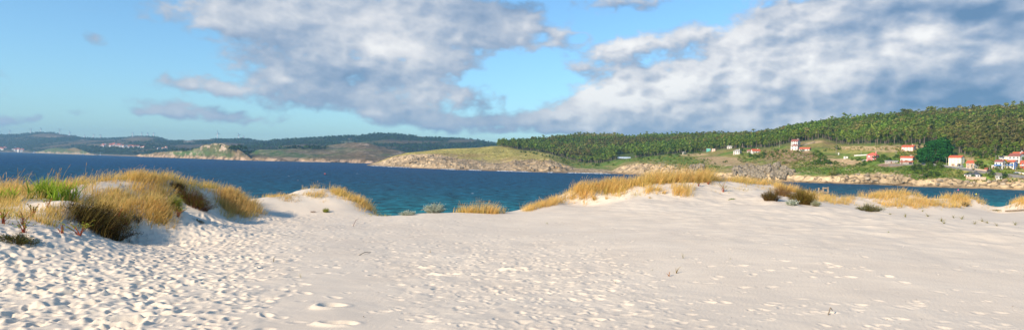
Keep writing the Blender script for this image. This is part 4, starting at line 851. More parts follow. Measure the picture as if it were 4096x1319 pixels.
# ================================================================== trees on the hill
def clump_tree(h, cr, nc, nq, size, cols, seed, trunk=.5, flat=.55, leaf_jit=.45, shape='umbrella', lean=.05, tr=.18, limbs=5):
    r = np.random.default_rng(seed); gl = globals(); sv = gl['rng']; gl['rng'] = r
    top = np.array([r.normal(0, lean)*h, r.normal(0, lean)*h, h*.9]); mb = MB()
    P = [np.array([0, 0, -1.0]), np.array([top[0]*.15, top[1]*.15, h*.3]), np.array([top[0]*.5, top[1]*.5, h*.6]), top]
    mb.tube(P, [tr*1.3, tr, tr*.75, tr*.25], 6, False); cs = []
    for i in range(nc):
        if shape == 'umbrella': z = h*(trunk + (1-trunk)*r.uniform(.1, 1)**.7); rad = cr*(1-.75*((z/h-trunk)/(1-trunk))**2)
        elif shape == 'cone': z = h*(trunk+(1-trunk)*r.uniform(0, 1)); rad = cr*(1.02-(z/h-trunk)/(1-trunk))
        else: z = h*(trunk+(1-trunk)*r.uniform(0, .92)); u = (z/h-trunk)/(1-trunk); rad = cr*math.sqrt(max(.08, 1-(2*u-.8)**2*.7))
        a = r.uniform(0, 6.283); q = rad*math.sqrt(r.uniform(.05, 1))*.75; c = np.array([top[0]*z/h+q*math.cos(a), top[1]*z/h+q*math.sin(a), z]); s_ = cr*r.uniform(.32, .52)
        cs.append((c, s_))
        if i < limbs: b0 = np.array([top[0]*.5, top[1]*.5, max(h*.35, z-s_-1.0)]); mb.tube([b0, (b0+c)/2+np.array([0, 0, -.2]), c], [tr*.4, tr*.3, tr*.12], 4, False)
    cen = []; nor = []; col = []; cols = np.array(cols)
    for c, s_ in cs:
        d = r.normal(0, 1, (nq, 3)); d /= np.linalg.norm(d, axis=1, keepdims=True); rr = r.uniform(.65, 1.08, (nq, 1))
        cen.append(c+d*s_*np.array([1, 1, flat])*rr); nor.append(d*.75+np.array([-.15, -.1, .55])); col.append(cols[r.integers(0, len(cols))]*r.uniform(.88, 1.14)*r.uniform(.85, 1.15, (nq, 1)))
    lf = leaves(np.concatenate(cen), np.concatenate(nor), r.uniform(.6, 1.3, nq*nc)*size, np.concatenate(col), jit=leaf_jit, asp=.75)
    gl['rng'] = sv
    tv = np.concatenate(mb.v); tf = [f for f in mb.f if len(f) == 4]
    return (tv, np.array(tf)), lf
PINE = [(.13,.21,.034),(.17,.25,.040),(.10,.17,.030),(.21,.26,.055)]
PDK = [(.15,.18,.04),(.18,.19,.05),(.22,.20,.07),(.12,.16,.035)]
mbark = mat_plain('pine_bark', (.30,.24,.19), (.20,.155,.12), .8, .9)
MT = mat_leaf('tree_foliage', .18, objvar=.22)
pines = []; 
for k in range(9):
    h = [12.5, 13.5, 11.5, 14, 12, 10.5, 13, 9.5, 12][k]; (tv, tf), lf = clump_tree(h, [3.4,3.8,3.1,3.6,3.3,3.2,3.9,3.0,3.4][k], 10, 34, 1.05, PINE, 100+k, trunk=[.5,.45,.5,.55,.42,.4,.5,.3,.5][k])
    pines.append((mesh('trunk', tv, tf, None), mesh('crown', *lf)))
for a_, b_ in pines: a_.materials.append(mbark); b_.materials.append(MT)
small = []      # light templates for the mass of the wood
for k in range(8):
    (tv, tf), lf = clump_tree([12,13,11,12.5,13.5,10.5,12,15][k], [3.6,3.9,3.3,3.8,3.2,3.9,4.3,3.6][k], 7, 12, 1.6, PINE if k < 5 else PDK, 200+k, trunk=[.3,.15,.15,.2,.15,.15,.3,.15][k], flat=.8, limbs=0, leaf_jit=.3); small.append(((tv, tf), lf))
def free_R(px, py):   # where trees do not stand
    bad = ell(px, py, 2500, 628, 42, 12, .05) > .5
    return ~bad
# candidate spots between forest edge and ridge, uniform over the ground
NC = 120000; ca = rng.uniform(float(azof(1990)), float(azof(4300)), NC); cd = np.sqrt(rng.uniform(700**2, 2150**2, NC))
pxh = 2048+F*np.tan(ca); cX = cd*np.sin(ca); cY = cd*np.cos(ca)
kfe = int(np.searchsorted(R_.T, 2.0)); ksk = int(np.searchsorted(R_.T, 3.0)); jaz = np.interp(ca, R_.az, np.arange(len(R_.az))).astype(int)
dfe = R_.D[kfe][jaz]; dsk = R_.D[ksk][jaz]
ok = (cd > dfe+rng.normal(0, 6, NC)) & (cd < dsk*1.05); cX, cY, cd, dfe, dsk, ca = cX[ok], cY[ok], cd[ok], dfe[ok], dsk[ok], ca[ok]
key = (np.floor(cX/5.1).astype(int)*100003+np.floor(cY/5.1).astype(int)); _, ui = np.unique(key, return_index=True); rng.shuffle(ui)
cX, cY, cd, dfe, dsk, ca = cX[ui], cY[ui], cd[ui], dfe[ui], dsk[ui], ca[ui]
cZ = R_.zat(cX, cY); qx, qy = proj(np.stack([cX, cY, cZ], 1)); f_ = free_R(qx, qy) & ~((fbm(cX*.012, cY*.012, 41., 3) > .42) & (cd-dfe > 40)); cX, cY, cZ, cd, dfe, qx, qy = [v_[f_] for v_ in (cX, cY, cZ, cd, dfe, qx, qy)]
inframe = (qx > 2040) & (qx < 4110); front = np.where(inframe, (cd-dfe)+.02*cd, 1e9); order = np.argsort(front); indiv = order[:270]
def zone(x):
    if x < 2480: return 'pine tree at the lower edge of the wood on the headland', 'pine trees at the headland edge of the wood'
    if x < 3150: return 'pine tree at the lower edge of the wood above the white and red-roofed cottages', 'pine trees at the wood edge above the middle cottages'
    if x < 3760: return 'tall bare-trunked pine tree at the wood edge above the terraced dry fields', 'pine trees at the wood edge above the fields'
    return 'tall tree at the lower edge of the wood above the village on the right', 'trees at the wood edge above the village'
def put_pine(X, Y, Z, lab, grp, k=None, s=1.0, name='pine_tree'):
    k = rng.integers(0, len(pines)) if k is None else k; t = thing(name, lab, 'tree', (X, Y, Z), rng.uniform(0, 6.28), grp); t.scale = (s, s, s*rng.uniform(.92, 1.1))
    obj('trunk', pines[k][0], None, t); obj('crown', pines[k][1], None, t); return t
for i in indiv: lab, grp = zone(qx[i]); put_pine(cX[i], cY[i], cZ[i]-.3, lab, grp, (int(rng.choice([4, 5, 7, 7])) if qx[i] < 3000 else None), rng.uniform(.75, 1.2)*(1.15 if qx[i] < 3000 else 1))
rest = np.setdiff1d(np.arange(len(cX)), indiv)
TV, TQ, LV, LQ, LC = [], [], [], [], []; nt_ = 0; nl = 0
tid = rng.integers(0, 8, len(rest)); big = fbm(cX[rest]*.008, cY[rest]*.008, 3.3, 4) + .35*ss(3700, 4000, qx[rest])*ss(1150, 900, cd[rest]); tid = np.where(big > .12, 5+tid % 3, tid % 5)
for k in range(8):
    r_ = rest[tid == k]; m = len(r_); (tv, tf), (lv_, lq, lc) = small[k]
    a = rng.uniform(0, 6.28, m); s_ = np.clip(rng.normal(1.0, .24, m), .5, 1.7); ca_, sa_ = np.cos(a), np.sin(a); O = np.stack([cX[r_], cY[r_], cZ[r_]-.3], 1)
    def inst(v): return (np.stack([v[None, :, 0]*ca_[:, None]-v[None, :, 1]*sa_[:, None], v[None, :, 0]*sa_[:, None]+v[None, :, 1]*ca_[:, None], np.broadcast_to(v[None, :, 2], (m, len(v)))], -1)*s_[:, None, None]+O[:, None]).reshape(-1, 3)
    nrt = np.nonzero((cd[r_]-dfe[r_]) < 30)[0]   # trunks only matter near the edge
    iv = inst(tv).reshape(m, -1, 3)[nrt].reshape(-1, 3); TV.append(iv); TQ.append((tf[None]+(np.arange(len(nrt))*len(tv))[:, None, None]).reshape(-1, 4)+nt_); nt_ += len(iv)
    iv = inst(lv_); LV.append(iv); LQ.append((lq[None]+(np.arange(m)*len(lv_))[:, None, None]).reshape(-1, 4)+nl); nl += len(iv)
    LC.append((lc[None]*rng.uniform(.82, 1.18, (m, 1, 1))*(1+.55*fbm(cX[r_]*.006, cY[r_]*.006, 8.8, 4))[:, None, None]*(1+rng.normal(0, .06, (m, 1, 3)))).reshape(-1, 3))
me = mesh('pine_wood', np.concatenate(LV+TV), np.concatenate(LQ+[t_+nl for t_ in TQ]), np.concatenate(LC+[np.tile([.24,.19,.15], (nt_, 1))]))
tag(obj('pine_wood', me, mat_leaf('wood_foliage', .18)), 'dense green pine wood covering the hill behind the bay', 'wood', kind='stuff')
print('trees', len(indiv), len(rest))
# ---- scattered trees and bushes below the wood
bush = []
for k in range(6):
    (tv, tf), lf = clump_tree(3.2, 2.4, 9, 34, .62, [(.09,.16,.022),(.12,.19,.03),(.07,.12,.022)] if k < 4 else [(.17,.18,.04),(.19,.20,.04)], 300+k, trunk=.02, flat=.7, shape='round', tr=.08, limbs=3, leaf_jit=.5)
    m1, m2 = mesh('stem', tv, tf, None), mesh('foliage', *lf); m1.materials.append(mbark); m2.materials.append(MT); bush.append((m1, m2))
def put_bush(px, py, s, lab, grp=None, k=None, name='bush', cat='bush', sz=1):
    P = R_.find(px, py); k = rng.integers(0, 4) if k is None else k; t = thing(name, lab, cat, P-np.array([0, 0, .3*s]), rng.uniform(0, 6.28), grp); t.scale = (s, s, s*sz)
    obj('stem', bush[k][0], None, t); obj('foliage', bush[k][1], None, t); return t
def bushes(poly, n, s0, s1, lab, grp, k=None, name='bush'):
    for px, py in scatter(poly, n): put_bush(px, py, rng.uniform(s0, s1), lab, grp, k, name, sz=rng.uniform(.7, 1.2))
bushes([(2160,620),(2300,665),(2460,662),(2470,640),(2400,650),(2280,640)], 16, .7, 1.4, 'green bush on the headland slope below the pine wood', 'bushes on the headland below the wood')
bushes([(2100,604),(2200,620),(2330,652),(2400,657),(2400,664),(2320,660),(2180,626),(2100,612)], 30, .6, 1.3, 'low bush right under the front trees of the headland wood', 'bushes under the front trees of the headland wood')
bushes([(2540,632),(2700,616),(2820,606),(2830,611),(2700,624),(2540,640)], 22, .7, 1.4, 'low bush under the wood edge left of the turquoise hut', 'bushes under the wood edge left of the turquoise hut')
bushes([(2060,600),(2160,612),(2230,640),(2100,625)], 10, .6, 1.1, 'low dark bush on the dry grass at the top of the headland', 'bushes on top of the headland')
bushes([(2950,600),(3130,595),(3160,625),(3060,632),(2980,640),(2940,620)], 24, .9, 1.7, 'round green bush or low pine between the white and the tall cottages', 'bushes in the hollow left of the tall white house')
bushes([(3100,600),(3300,600),(3330,640),(3280,640),(3230,610),(3110,612)], 14, .8, 1.4, 'green bush below the tall white house', 'bushes below the tall white house')
bushes([(3270,610),(3320,630),(3330,655),(3290,668),(3240,660)], 9, 1.2, 1.9, 'large dark green bush on the slope below the terraced fields', 'dark bushes below the fields')
bushes([(2560,640),(2780,600),(2870,600),(2800,640),(2650,650)], 16, .6, 1.2, 'green shrub on the slope above the left end of the bay', 'shrubs above the left end of the bay')
bushes([(2760,630),(2950,655),(2900,668),(2750,690)], 12, .6, 1.0, 'green bramble on the brown field left of the grey crag', 'brambles left of the grey crag')
bushes([(3430,640),(3480,650),(3450,668),(3420,655)], 6, .9, 1.5, 'green bush in front of the pink house', 'bushes in front of the pink house')
bushes([(3520,620),(3600,625),(3600,650),(3520,650)], 8, .9, 1.5, 'green bush between the pink house and the white house with the annexe', 'bushes right of the pink house')
bushes([(3640,660),(3770,665),(3740,712),(3680,715),(3640,690)], 26, 1.0, 1.9, 'tall green scrub bush on the bank below the road', 'scrub bushes on the bank below the road')
bushes([(3880,595),(4080,600),(4060,628),(3900,640)], 18, 1.2, 2.0, 'leafy green bush at the foot of the wood behind the village', 'bushes behind the village')
bushes([(3560,575),(3700,575),(3690,582),(3560,582)], 5, .8, 1.2, 'dark green bush along the top terrace', 'bushes along the top terrace')
bushes([(3850,705),(3880,690),(3900,705),(3870,716)], 4, 1.0, 1.4, 'dense green bush left of the low bungalow', 'bushes left of the bungalow')
for px, py, s, lab in [(3962,708,1.9,'dark round bush right of the low bungalow'),(4018,712,1.6,'dark round bush right of the small white shed'),(3922,672,2.6,'round green tree right of the stone cottage'),(3955,676,1.0,'small yellow-green round tree beside the parked dark car'),(3985,670,.9,'small round bush left of the white and blue villa'),(3992,678,1.4,'low wide hedge bush in front of the white and blue villa'),(3482,648,.9,'round bush directly in front of the pink house'),(3508,642,2.0,'large dark bush at the right side of the pink house'),(3345,655,1.3,'round grey-green bush at the left end of the tan field'),(3410,640,.9,'small bush on the tan field'),(3330,700,2.6,'broad olive bush just above the rocks of the bay'),(3350,598,1.7,'ivy-covered bush beside the tall pole'),(3235,600,1.2,'bush at the right of the long low house'),(3905,618,1.8,'round green bush right of the cream house'),(4085,640,1.4,'bush at the right of the white red-roofed house')]:
    put_bush(px, py, s, lab, None, 4 if 'olive' in lab or 'yellow' in lab else None)
for px, py, s, lab in [(3060,595,.8,'pine tree standing alone left of the tall white house'),(2960,608,.7,'pine tree right of the small white cottage'),(3090,612,.7,'leaning pine tree among the bushes left of the tall white house'),(3175,640,.6,'small wind-bent pine on the bare slope above the crag'),(3285,655,.75,'dark pine on the slope right of the crag'),(2310,655,.7,'leftmost pine standing below the wood on the headland'),(2200,610,.7,'pine at the left end of the wood on the headland'),(2118,600,.5,'small pine alone on the headland top'),(2010,590,.4,'tiny pine on the headland skyline'),(1965,587,.35,'farthest left tiny pine on the headland skyline'),(3895,600,1.2,'broad umbrella pine right of the great dark tree')]:
    P = R_.find(px, py); put_pine(*P, lab, None, None, s)
# low scrub that nobody could count
parts = []
def scrub_zone(poly, n, size, cols, hh=.8):
    s_ = scatter(poly, n); P = np.array([R_.find(a, b) for a, b in s_]); k = 9; cols = np.array(cols); cc = cols[rng.integers(0, len(cols), n)]*rng.uniform(.7, 1.3, (n, 1))
    sz = rng.uniform(.5, 1.3, n)*size; d = rng.normal(0, 1, (n, k, 3)); d[..., 2] = np.abs(d[..., 2]); d /= np.linalg.norm(d, axis=2, keepdims=True)
    C_ = (P[:, None]+d*sz[:, None, None]*np.array([1, 1, hh])).reshape(-1, 3); parts.append(leaves(C_, d.reshape(-1, 3)+np.array([0, 0, .3]), np.repeat(sz, k)*.95, np.repeat(cc, k, 0), jit=.3, asp=.8))
SG = [(.14,.22,.028),(.10,.17,.025),(.19,.22,.04)]; SY = [(.28,.27,.05),(.20,.22,.04),(.30,.22,.07)]
scrub_zone([(3160,655),(3300,640),(3420,660),(3600,668),(3700,660),(3850,672),(3860,715),(3740,712),(3680,722),(3540,685),(3400,700),(3250,698),(3170,690)], 1300, 1.1, SG)
scrub_zone([(2480,640),(2600,630),(2780,618),(2860,640),(2760,690),(2560,650)], 420, 1.3, SG+SY)
scrub_zone([(2770,650),(2920,665),(2860,690),(2760,690)], 120, 1.2, SG)
scrub_zone([(1700,605),(2060,592),(2300,650),(2460,668),(2300,668),(2060,636),(1860,630)], 500, 1.1, SY+[(.06,.09,.02)])
scrub_zone([(2960,600),(3160,600),(3300,630),(3240,660),(3100,655),(2950,650)], 420, 1.4, SG+[(.20,.15,.06)])
scrub_zone([(3300,590),(3620,588),(3620,600),(3300,606)], 160, 1.1, SY+SG)
scrub_zone([(3590,600),(3690,600),(3690,650),(3590,645)], 220, 1.2, SG+SY)
scrub_zone([(3870,600),(4096,610),(4250,640),(4250,700),(4096,700),(3960,690),(3960,640),(3880,640)], 500, 1.3, SG+SY)
scrub_zone([(3870,690),(4250,708),(4250,735),(3870,722)], 260, 1.0, SG+SY)
v, q, c = join(parts); tag(obj('scrub', mesh('scrub', v, q, c), mat_leaf('scrub_foliage', .2)), 'low green and yellow scrub spread over the slopes around the bay', 'scrub', kind='stuff')
# the great dark tree
r_old = rng; rng = np.random.default_rng(55)
P0 = R_.find(3742, 655); dT = float(np.hypot(P0[0], P0[1])); wT = 116*dT/F; mb = MB(); cs = []
lobes = [(0,0,.62,.30),(-.30,0,.40,.20),(.28,0,.42,.24),(-.15,.05,.72,.24),(.15,.0,.74,.24),(-.38,0,.22,.16),(.40,0,.22,.16),(.0,-.1,.30,.30),(-.2,-.1,.25,.22),(.22,-.1,.25,.22),(.05,0,.80,.18),(.33,.05,.60,.16)]
vl = np.array([math.cos(float(azof(3742))), -math.sin(float(azof(3742)))]); vd = np.array([-vl[1], vl[0]])
cen, nor, col = [], [], []
hT = 90*dT/F
lobes = [(u+rng.normal(0, .03), w_, z+rng.normal(0, .03), s_*.8) for u, w_, z, s_ in lobes] + [(math.cos(q_)*.40*rng.uniform(.6, 1.05), rng.uniform(-.2, .1), .12+.62*abs(math.sin(q_))*rng.uniform(.7, 1.1), rng.uniform(.07, .13)) for q_ in rng.uniform(0, 3.14, 26)]
for u, w_, z, s_ in lobes:
    nq = 520; d = rng.normal(0, 1, (nq, 3)); d /= np.linalg.norm(d, axis=1, keepdims=True)
    c = np.array([*(vl*u*wT+vd*w_*wT), z*hT]); rr = rng.uniform(.80, 1.06, (nq, 1)); lay = 1+.10*np.sin((c[2]+d[:, 2:3]*s_*wT*.75)*2.2+u*9)
    cen.append(c+d*s_*wT*np.array([1, 1, .72])*rr*lay); nor.append(d); col.append(np.array([.028,.12,.026])*rng.uniform(.65, 1.45, (nq, 1))*(.8+.5*(fbm(d[:, 0]*3, d[:, 1]*3, d[:, 2]*3+u*5, 2)[:, None])))
    mb.tube([np.array([0, 0, 0]), np.array([c[0]*.4, c[1]*.4, c[2]*.5]), c], [.6, .35, .12], 6, False)
cen = np.concatenate(cen); kp = cen[:, 2] > -.5
lf = leaves(cen[kp], np.concatenate(nor)[kp], rng.uniform(.7, 1.5, kp.sum())*1.6, np.clip(np.concatenate(col)[kp], .003, 1), jit=.45, asp=.6); rng = r_old
t = thing('spreading_tree', 'huge dark green spreading tree left of the tall cream house', 'tree', P0); mb.tube([(0, 0, -2), (0, 0, 3), (0, 0, hT*.5)], [1.1, .9, .4], 10); mb.build('trunk', mbark, t); obj('crown', mesh('crown', *lf), mat_leaf('dark_crown', .15), t)
# conifers and palms in the village
def cone_tree(px, py, hpx, lab, wf=.26, cols=((.02,.05,.03),(.03,.065,.03)), name='conifer', nc=26, nq=40, shape='cone', trunk=.12):
    P = R_.find(px, py); d = np.hypot(P[0], P[1]); h = hpx*d/F; (tv, tf), lf = clump_tree(h, h*wf, nc, nq, h*.055, cols, int(px), trunk=trunk, flat=.4, shape=shape, tr=h*.02, lean=.0, limbs=8)
    t = thing(name, lab, 'tree', P); obj('trunk', mesh('trunk', tv, tf), mbark, t); obj('crown', mesh('crown', *lf), MT, t)
cone_tree(3678, 608, 30, 'dark layered conifer beside the pink-beige house', .3)
cone_tree(3900, 668, 2, '') if False else None
def palm(px, py, hpx, lab, crown=.5, mat_c=(.16,.20,.06)):
    P = R_.find(px, py); d = np.hypot(P[0], P[1]); h = hpx*d/F; t = thing('palm_tree', lab, 'tree', P); mb = MB(); mb.tube([(0,0,-.5),(.05,0,h*.35),(0,.05,h*.68)], [.34,.28,.24], 8); mb.build('trunk', mbark, t)
    n = 46; a = rng.uniform(0, 6.28, n); le = np.stack([np.cos(a), np.sin(a)], -1)*rng.uniform(.5, 1.6, (n, 1)); ro = np.tile([0, 0, h*.66], (n, 1)).astype(float); cc = np.array(mat_c)*rng.uniform(.6, 1.4, (n, 1))
    v, q, c = ribbons(ro, rng.uniform(.30, .42, n)*h, le, np.full(n, .42), cc, cc*1.2, droop=.55, taper=.7); obj('fronds', mesh('fronds', v, q, c), ML, t)
palm(4031, 680, 31, 'palm tree with a bare trunk between the white and the blue villas')
palm(3893, 705, 30, 'short palm tree standing in front of the low bungalow')

# ================================================================== rocks
def ico(sub):
    import bmesh
    bm = bmesh.new(); bmesh.ops.create_icosphere(bm, subdivisions=sub, radius=1); V = np.array([v.co[:] for v in bm.verts]); T_ = np.array([[v.index for v in f.verts] for f in bm.faces]); bm.free(); return V, T_
IV, IT = ico(3)
def rock(seed, planes=9):
    r = np.random.default_rng(seed); v = IV.copy()
    for _ in range(planes+5):
        n_ = r.normal(0, 1, 3); n_ /= np.linalg.norm(n_); k = r.uniform(.48, .82); d = v@n_; v -= np.outer(np.maximum(d-k, 0), n_)
    v *= (1+.09*fbm(v[:, 0]*2+seed, v[:, 1]*2, v[:, 2]*2, 3))[:, None]; return v
mrock = mat_plain('grey_granite', (.36,.30,.21), (.12,.10,.07), .5, .95, 1.0, 1.2)
def crag(name, label, cat, base_px, n, box, sizes, tall=1.6, seed=1, mat=mrock):
    r = np.random.default_rng(seed); P0 = R_.find(*base_px); V = []; T_ = []; k = 0
    for i in range(n):
        px = r.uniform(box[0], box[1]); tl = np.interp(px, [q_[0] for q_ in box[2]], [q_[1] for q_ in box[2]]); bl = np.interp(px, [q_[0] for q_ in box[3]], [q_[1] for q_ in box[3]])
        py = tl+(bl-tl)*r.uniform(.12, 1)**1.0; P = R_.find(px, py); dd = np.hypot(P[0], P[1]); s_ = r.uniform(*sizes); v = rock(int(r.integers(1e6)))*np.array([s_, s_, s_*r.uniform(.8, tall)])
        a = r.uniform(0, 6.28); v[:, :2] = rot2(v[:, :2], a); v += P-P0+np.array([0, 0, s_*.25]); V.append(v); T_.append(IT+k); k += len(v)
    return tag(obj(name, mesh(name, np.concatenate(V), None, None, smooth=False, tri=np.concatenate(T_)), mat, None, P0), label, cat)
crag('crag', 'large grey granite crag with upright blocks behind the central dune ridge', 'rocks', (3060,700), 130, (2935,3172,[(2935,678),(2990,660),(3050,657),(3110,660),(3150,670),(3176,692)],[(2935,700),(3050,716),(3176,712)]), (1.8,4.6), 1.6, 3)
crag('crag', 'low dark rocky outcrop above the dune grass left of the large grey crag', 'rocks', (2790,680), 60, (2765,2815,[(2735,664),(2790,656),(2835,662)],[(2735,680),(2835,684)]), (1.6,3.4), 1.1, 4)
rk = [rock(900+i, 8) for i in range(6)]; mpale = mat_plain('shore_boulder_stone', (.46,.38,.27), (.26,.20,.13), .5, .95, .9, 2.0)
rkm = []
for v in rk: m_ = mesh('boulder', v, None, None, tri=IT); m_.materials.append(mpale); rkm.append(m_)
def boulders(poly, n, s0, s1, lab, grp):
    for px, py in scatter(poly, n):
        P = R_.find(px, py); o_ = obj('boulder', rkm[rng.integers(0, 6)], None, None, P, rng.uniform(0, 6.28)); s_ = rng.uniform(s0, s1); o_.scale = (s_*rng.uniform(.9, 1.6), s_, s_*rng.uniform(.5, .9)); tag(o_, lab, 'boulder', grp)
boulders([(3300,712),(3450,694),(3600,700),(3660,720),(3660,730),(3450,722),(3300,722)], 18, .5, 2.8, 'pale boulder on the rocky shore below the green bank', 'boulders on the shore below the green bank')
boulders([(3700,725),(3850,716),(4096,722),(4096,742),(3850,738),(3720,735)], 22, .5, 2.8, 'pale boulder on the rocky shore below the village', 'boulders on the shore below the village')
boulders([(3440,690),(3540,684),(3700,700),(3700,712),(3540,698)], 14, .6, 1.2, 'small pale rock in the grass above the shore', 'small rocks in the grass above the shore')
boulders([(1600,650),(1900,660),(2200,665),(2460,688),(2200,682),(1700,668)], 26, 1.2, 2.6, 'tan boulder at the foot of the headland cliff', 'boulders along the headland cliff')
boulders([(1750,605),(1860,628),(2000,640),(1950,645),(1800,622)], 10, 1.5, 2.6, 'pale boulder in the grass on top of the headland cliff', 'boulders on top of the headland')
boulders([(2560,655),(2700,665),(2800,690),(2650,690)], 26, 1.0, 2.6, 'tan boulder on the slope left of the dune ridge', 'boulders on the slope left of the crag')
boulders([(3140,622),(3200,612),(3235,622),(3230,632),(3150,630)], 14, .8, 2.0, 'pale rock on the brown slope below the tall white house', 'rocks on the slope below the tall white house')
# surf at the foot of the headland
sp_ = []; xs = np.arange(1490, 2470, 2.0); wob = fbm(xs*.03, xs*0, 3., 3)
for x in xs:
    if fbm(np.array([x*.02]), np.array([2.2]), 1., 3)[0] < -.05: continue
    P = at(x, np.interp(x, [p_[0] for p_ in WR], [p_[1] for p_ in WR])+.4, dsea(x, np.interp(x, [p_[0] for p_ in WR], [p_[1] for p_ in WR])+.4)); sp_.append(P)
sp_ = np.array(sp_); sp_[:, 2] = .5; n = len(sp_); C_ = np.repeat(sp_, 8, 0)+rng.normal(0, 1, (n*8, 3))*np.array([2.2, 5, .12])
v, q, c = leaves(C_, np.tile([0, 0, 1.], (n*8, 1)), rng.uniform(.8, 2.4, n*8), np.tile([.8, .84, .86], (n*8, 1)), jit=.35, asp=.7)
tag(obj('surf', mesh('surf', v, q, c), MS), 'thin white surf along the foot of the headland rocks', 'surf', kind='stuff')

# ================================================================== houses
def M_(n_, r_, g_, b_, sc=.6, rough=.85): c_ = lin(r_, g_, b_); return mat_plain(n_, c_, tuple(v*.86 for v in c_), sc, rough)
mw = dict(white=M_('white_render', 222,219,212), cream=M_('cream_render', 238,226,196), pink=M_('pink_render', 240,140,138), beige=M_('pinkish_render', 236,196,178), blue=M_('blue_paint', 70,130,205), orange=M_('orange_paint', 226,160,60), grey=M_('grey_stone', 168,160,148), stone=M_('stone_wall', 205,178,152, 2.5), teal=M_('teal_paint', 90,190,175), redp=M_('red_paint', 205,90,60))
mrf = dict(red=M_('terracotta_tiles', 200,102,70, 1.5), dark=M_('brown_tiles', 158,96,84, 1.5), slate=M_('slate_roof', 84,88,98, 1.5), pinkr=M_('salmon_tiles', 226,110,88, 1.5), grey=M_('pale_sheet_roof', 176,172,166), flat=M_('flat_roof', 205,196,182))
mglass = mat_plain('window_glass', (.05,.07,.09), (.03,.04,.05), 2, .15); mshut = M_('shutter_white', 240,240,238); mdoor = mat_plain('door_wood', (.22,.10,.06))
mdark = mat_plain('opening_shade_and_tyre', (.03,.03,.035))  # near-black for the painted garage shade and the car wheels
def roofmesh(W_, D_, h, oh, kind, z):
    mb = MB(); x0, x1, y0, y1 = -W_/2-oh, W_/2+oh, -D_/2-oh, D_/2+oh; t = .18
    if kind == 'gable':
        V = [(x0,y0,z),(x1,y0,z),(x1,y1,z),(x0,y1,z),(x0,0,z+h),(x1,0,z+h)]; V2 = [(a,b,c+t) for a, b, c in V]
        mb.add(V+V2, [(0,1,5,4)[::-1],(2,3,4,5)[::-1],(6,7,11,10),(8,9,10,11),(0,1,7,6),(2,3,9,8),(1,5,11,7),(5,2,8,11),(4,0,6,10),(3,4,10,9)])
    elif kind == 'hip':
        r_ = min(W_, D_)/2*.95
        if W_ >= D_: a, b = (x0+r_+oh, 0), (x1-r_-oh, 0)
        else: a, b = (0, y0+r_+oh), (0, y1-r_-oh)
        V = [(x0,y0,z),(x1,y0,z),(x1,y1,z),(x0,y1,z),(*a,z+h),(*b,z+h),(x0,y0,z-t),(x1,y0,z-t),(x1,y1,z-t),(x0,y1,z-t)]
        if W_ >= D_: Fs = [(0,1,5,4),(1,2,5),(2,3,4,5),(3,0,4)]
        else: Fs = [(0,1,4),(1,2,5,4),(2,3,5),(3,0,4,5)]
        mb.add(V, Fs+[(9,8,7,6),(0,6,7,1),(1,7,8,2),(2,8,9,3),(3,9,6,0)])
    elif kind == 'shed':
        V = [(x0,y0,z),(x1,y0,z),(x1,y1,z+h),(x0,y1,z+h)]; V2 = [(a,b,c+t) for a, b, c in V]; mb.add(V+V2, [(3,2,1,0),(4,5,6,7),(0,1,5,4),(1,2,6,5),(2,3,7,6),(3,0,4,7)])
    else: mb.box(x0, x1, y0, y1, z+.003, z+h)
    return mb
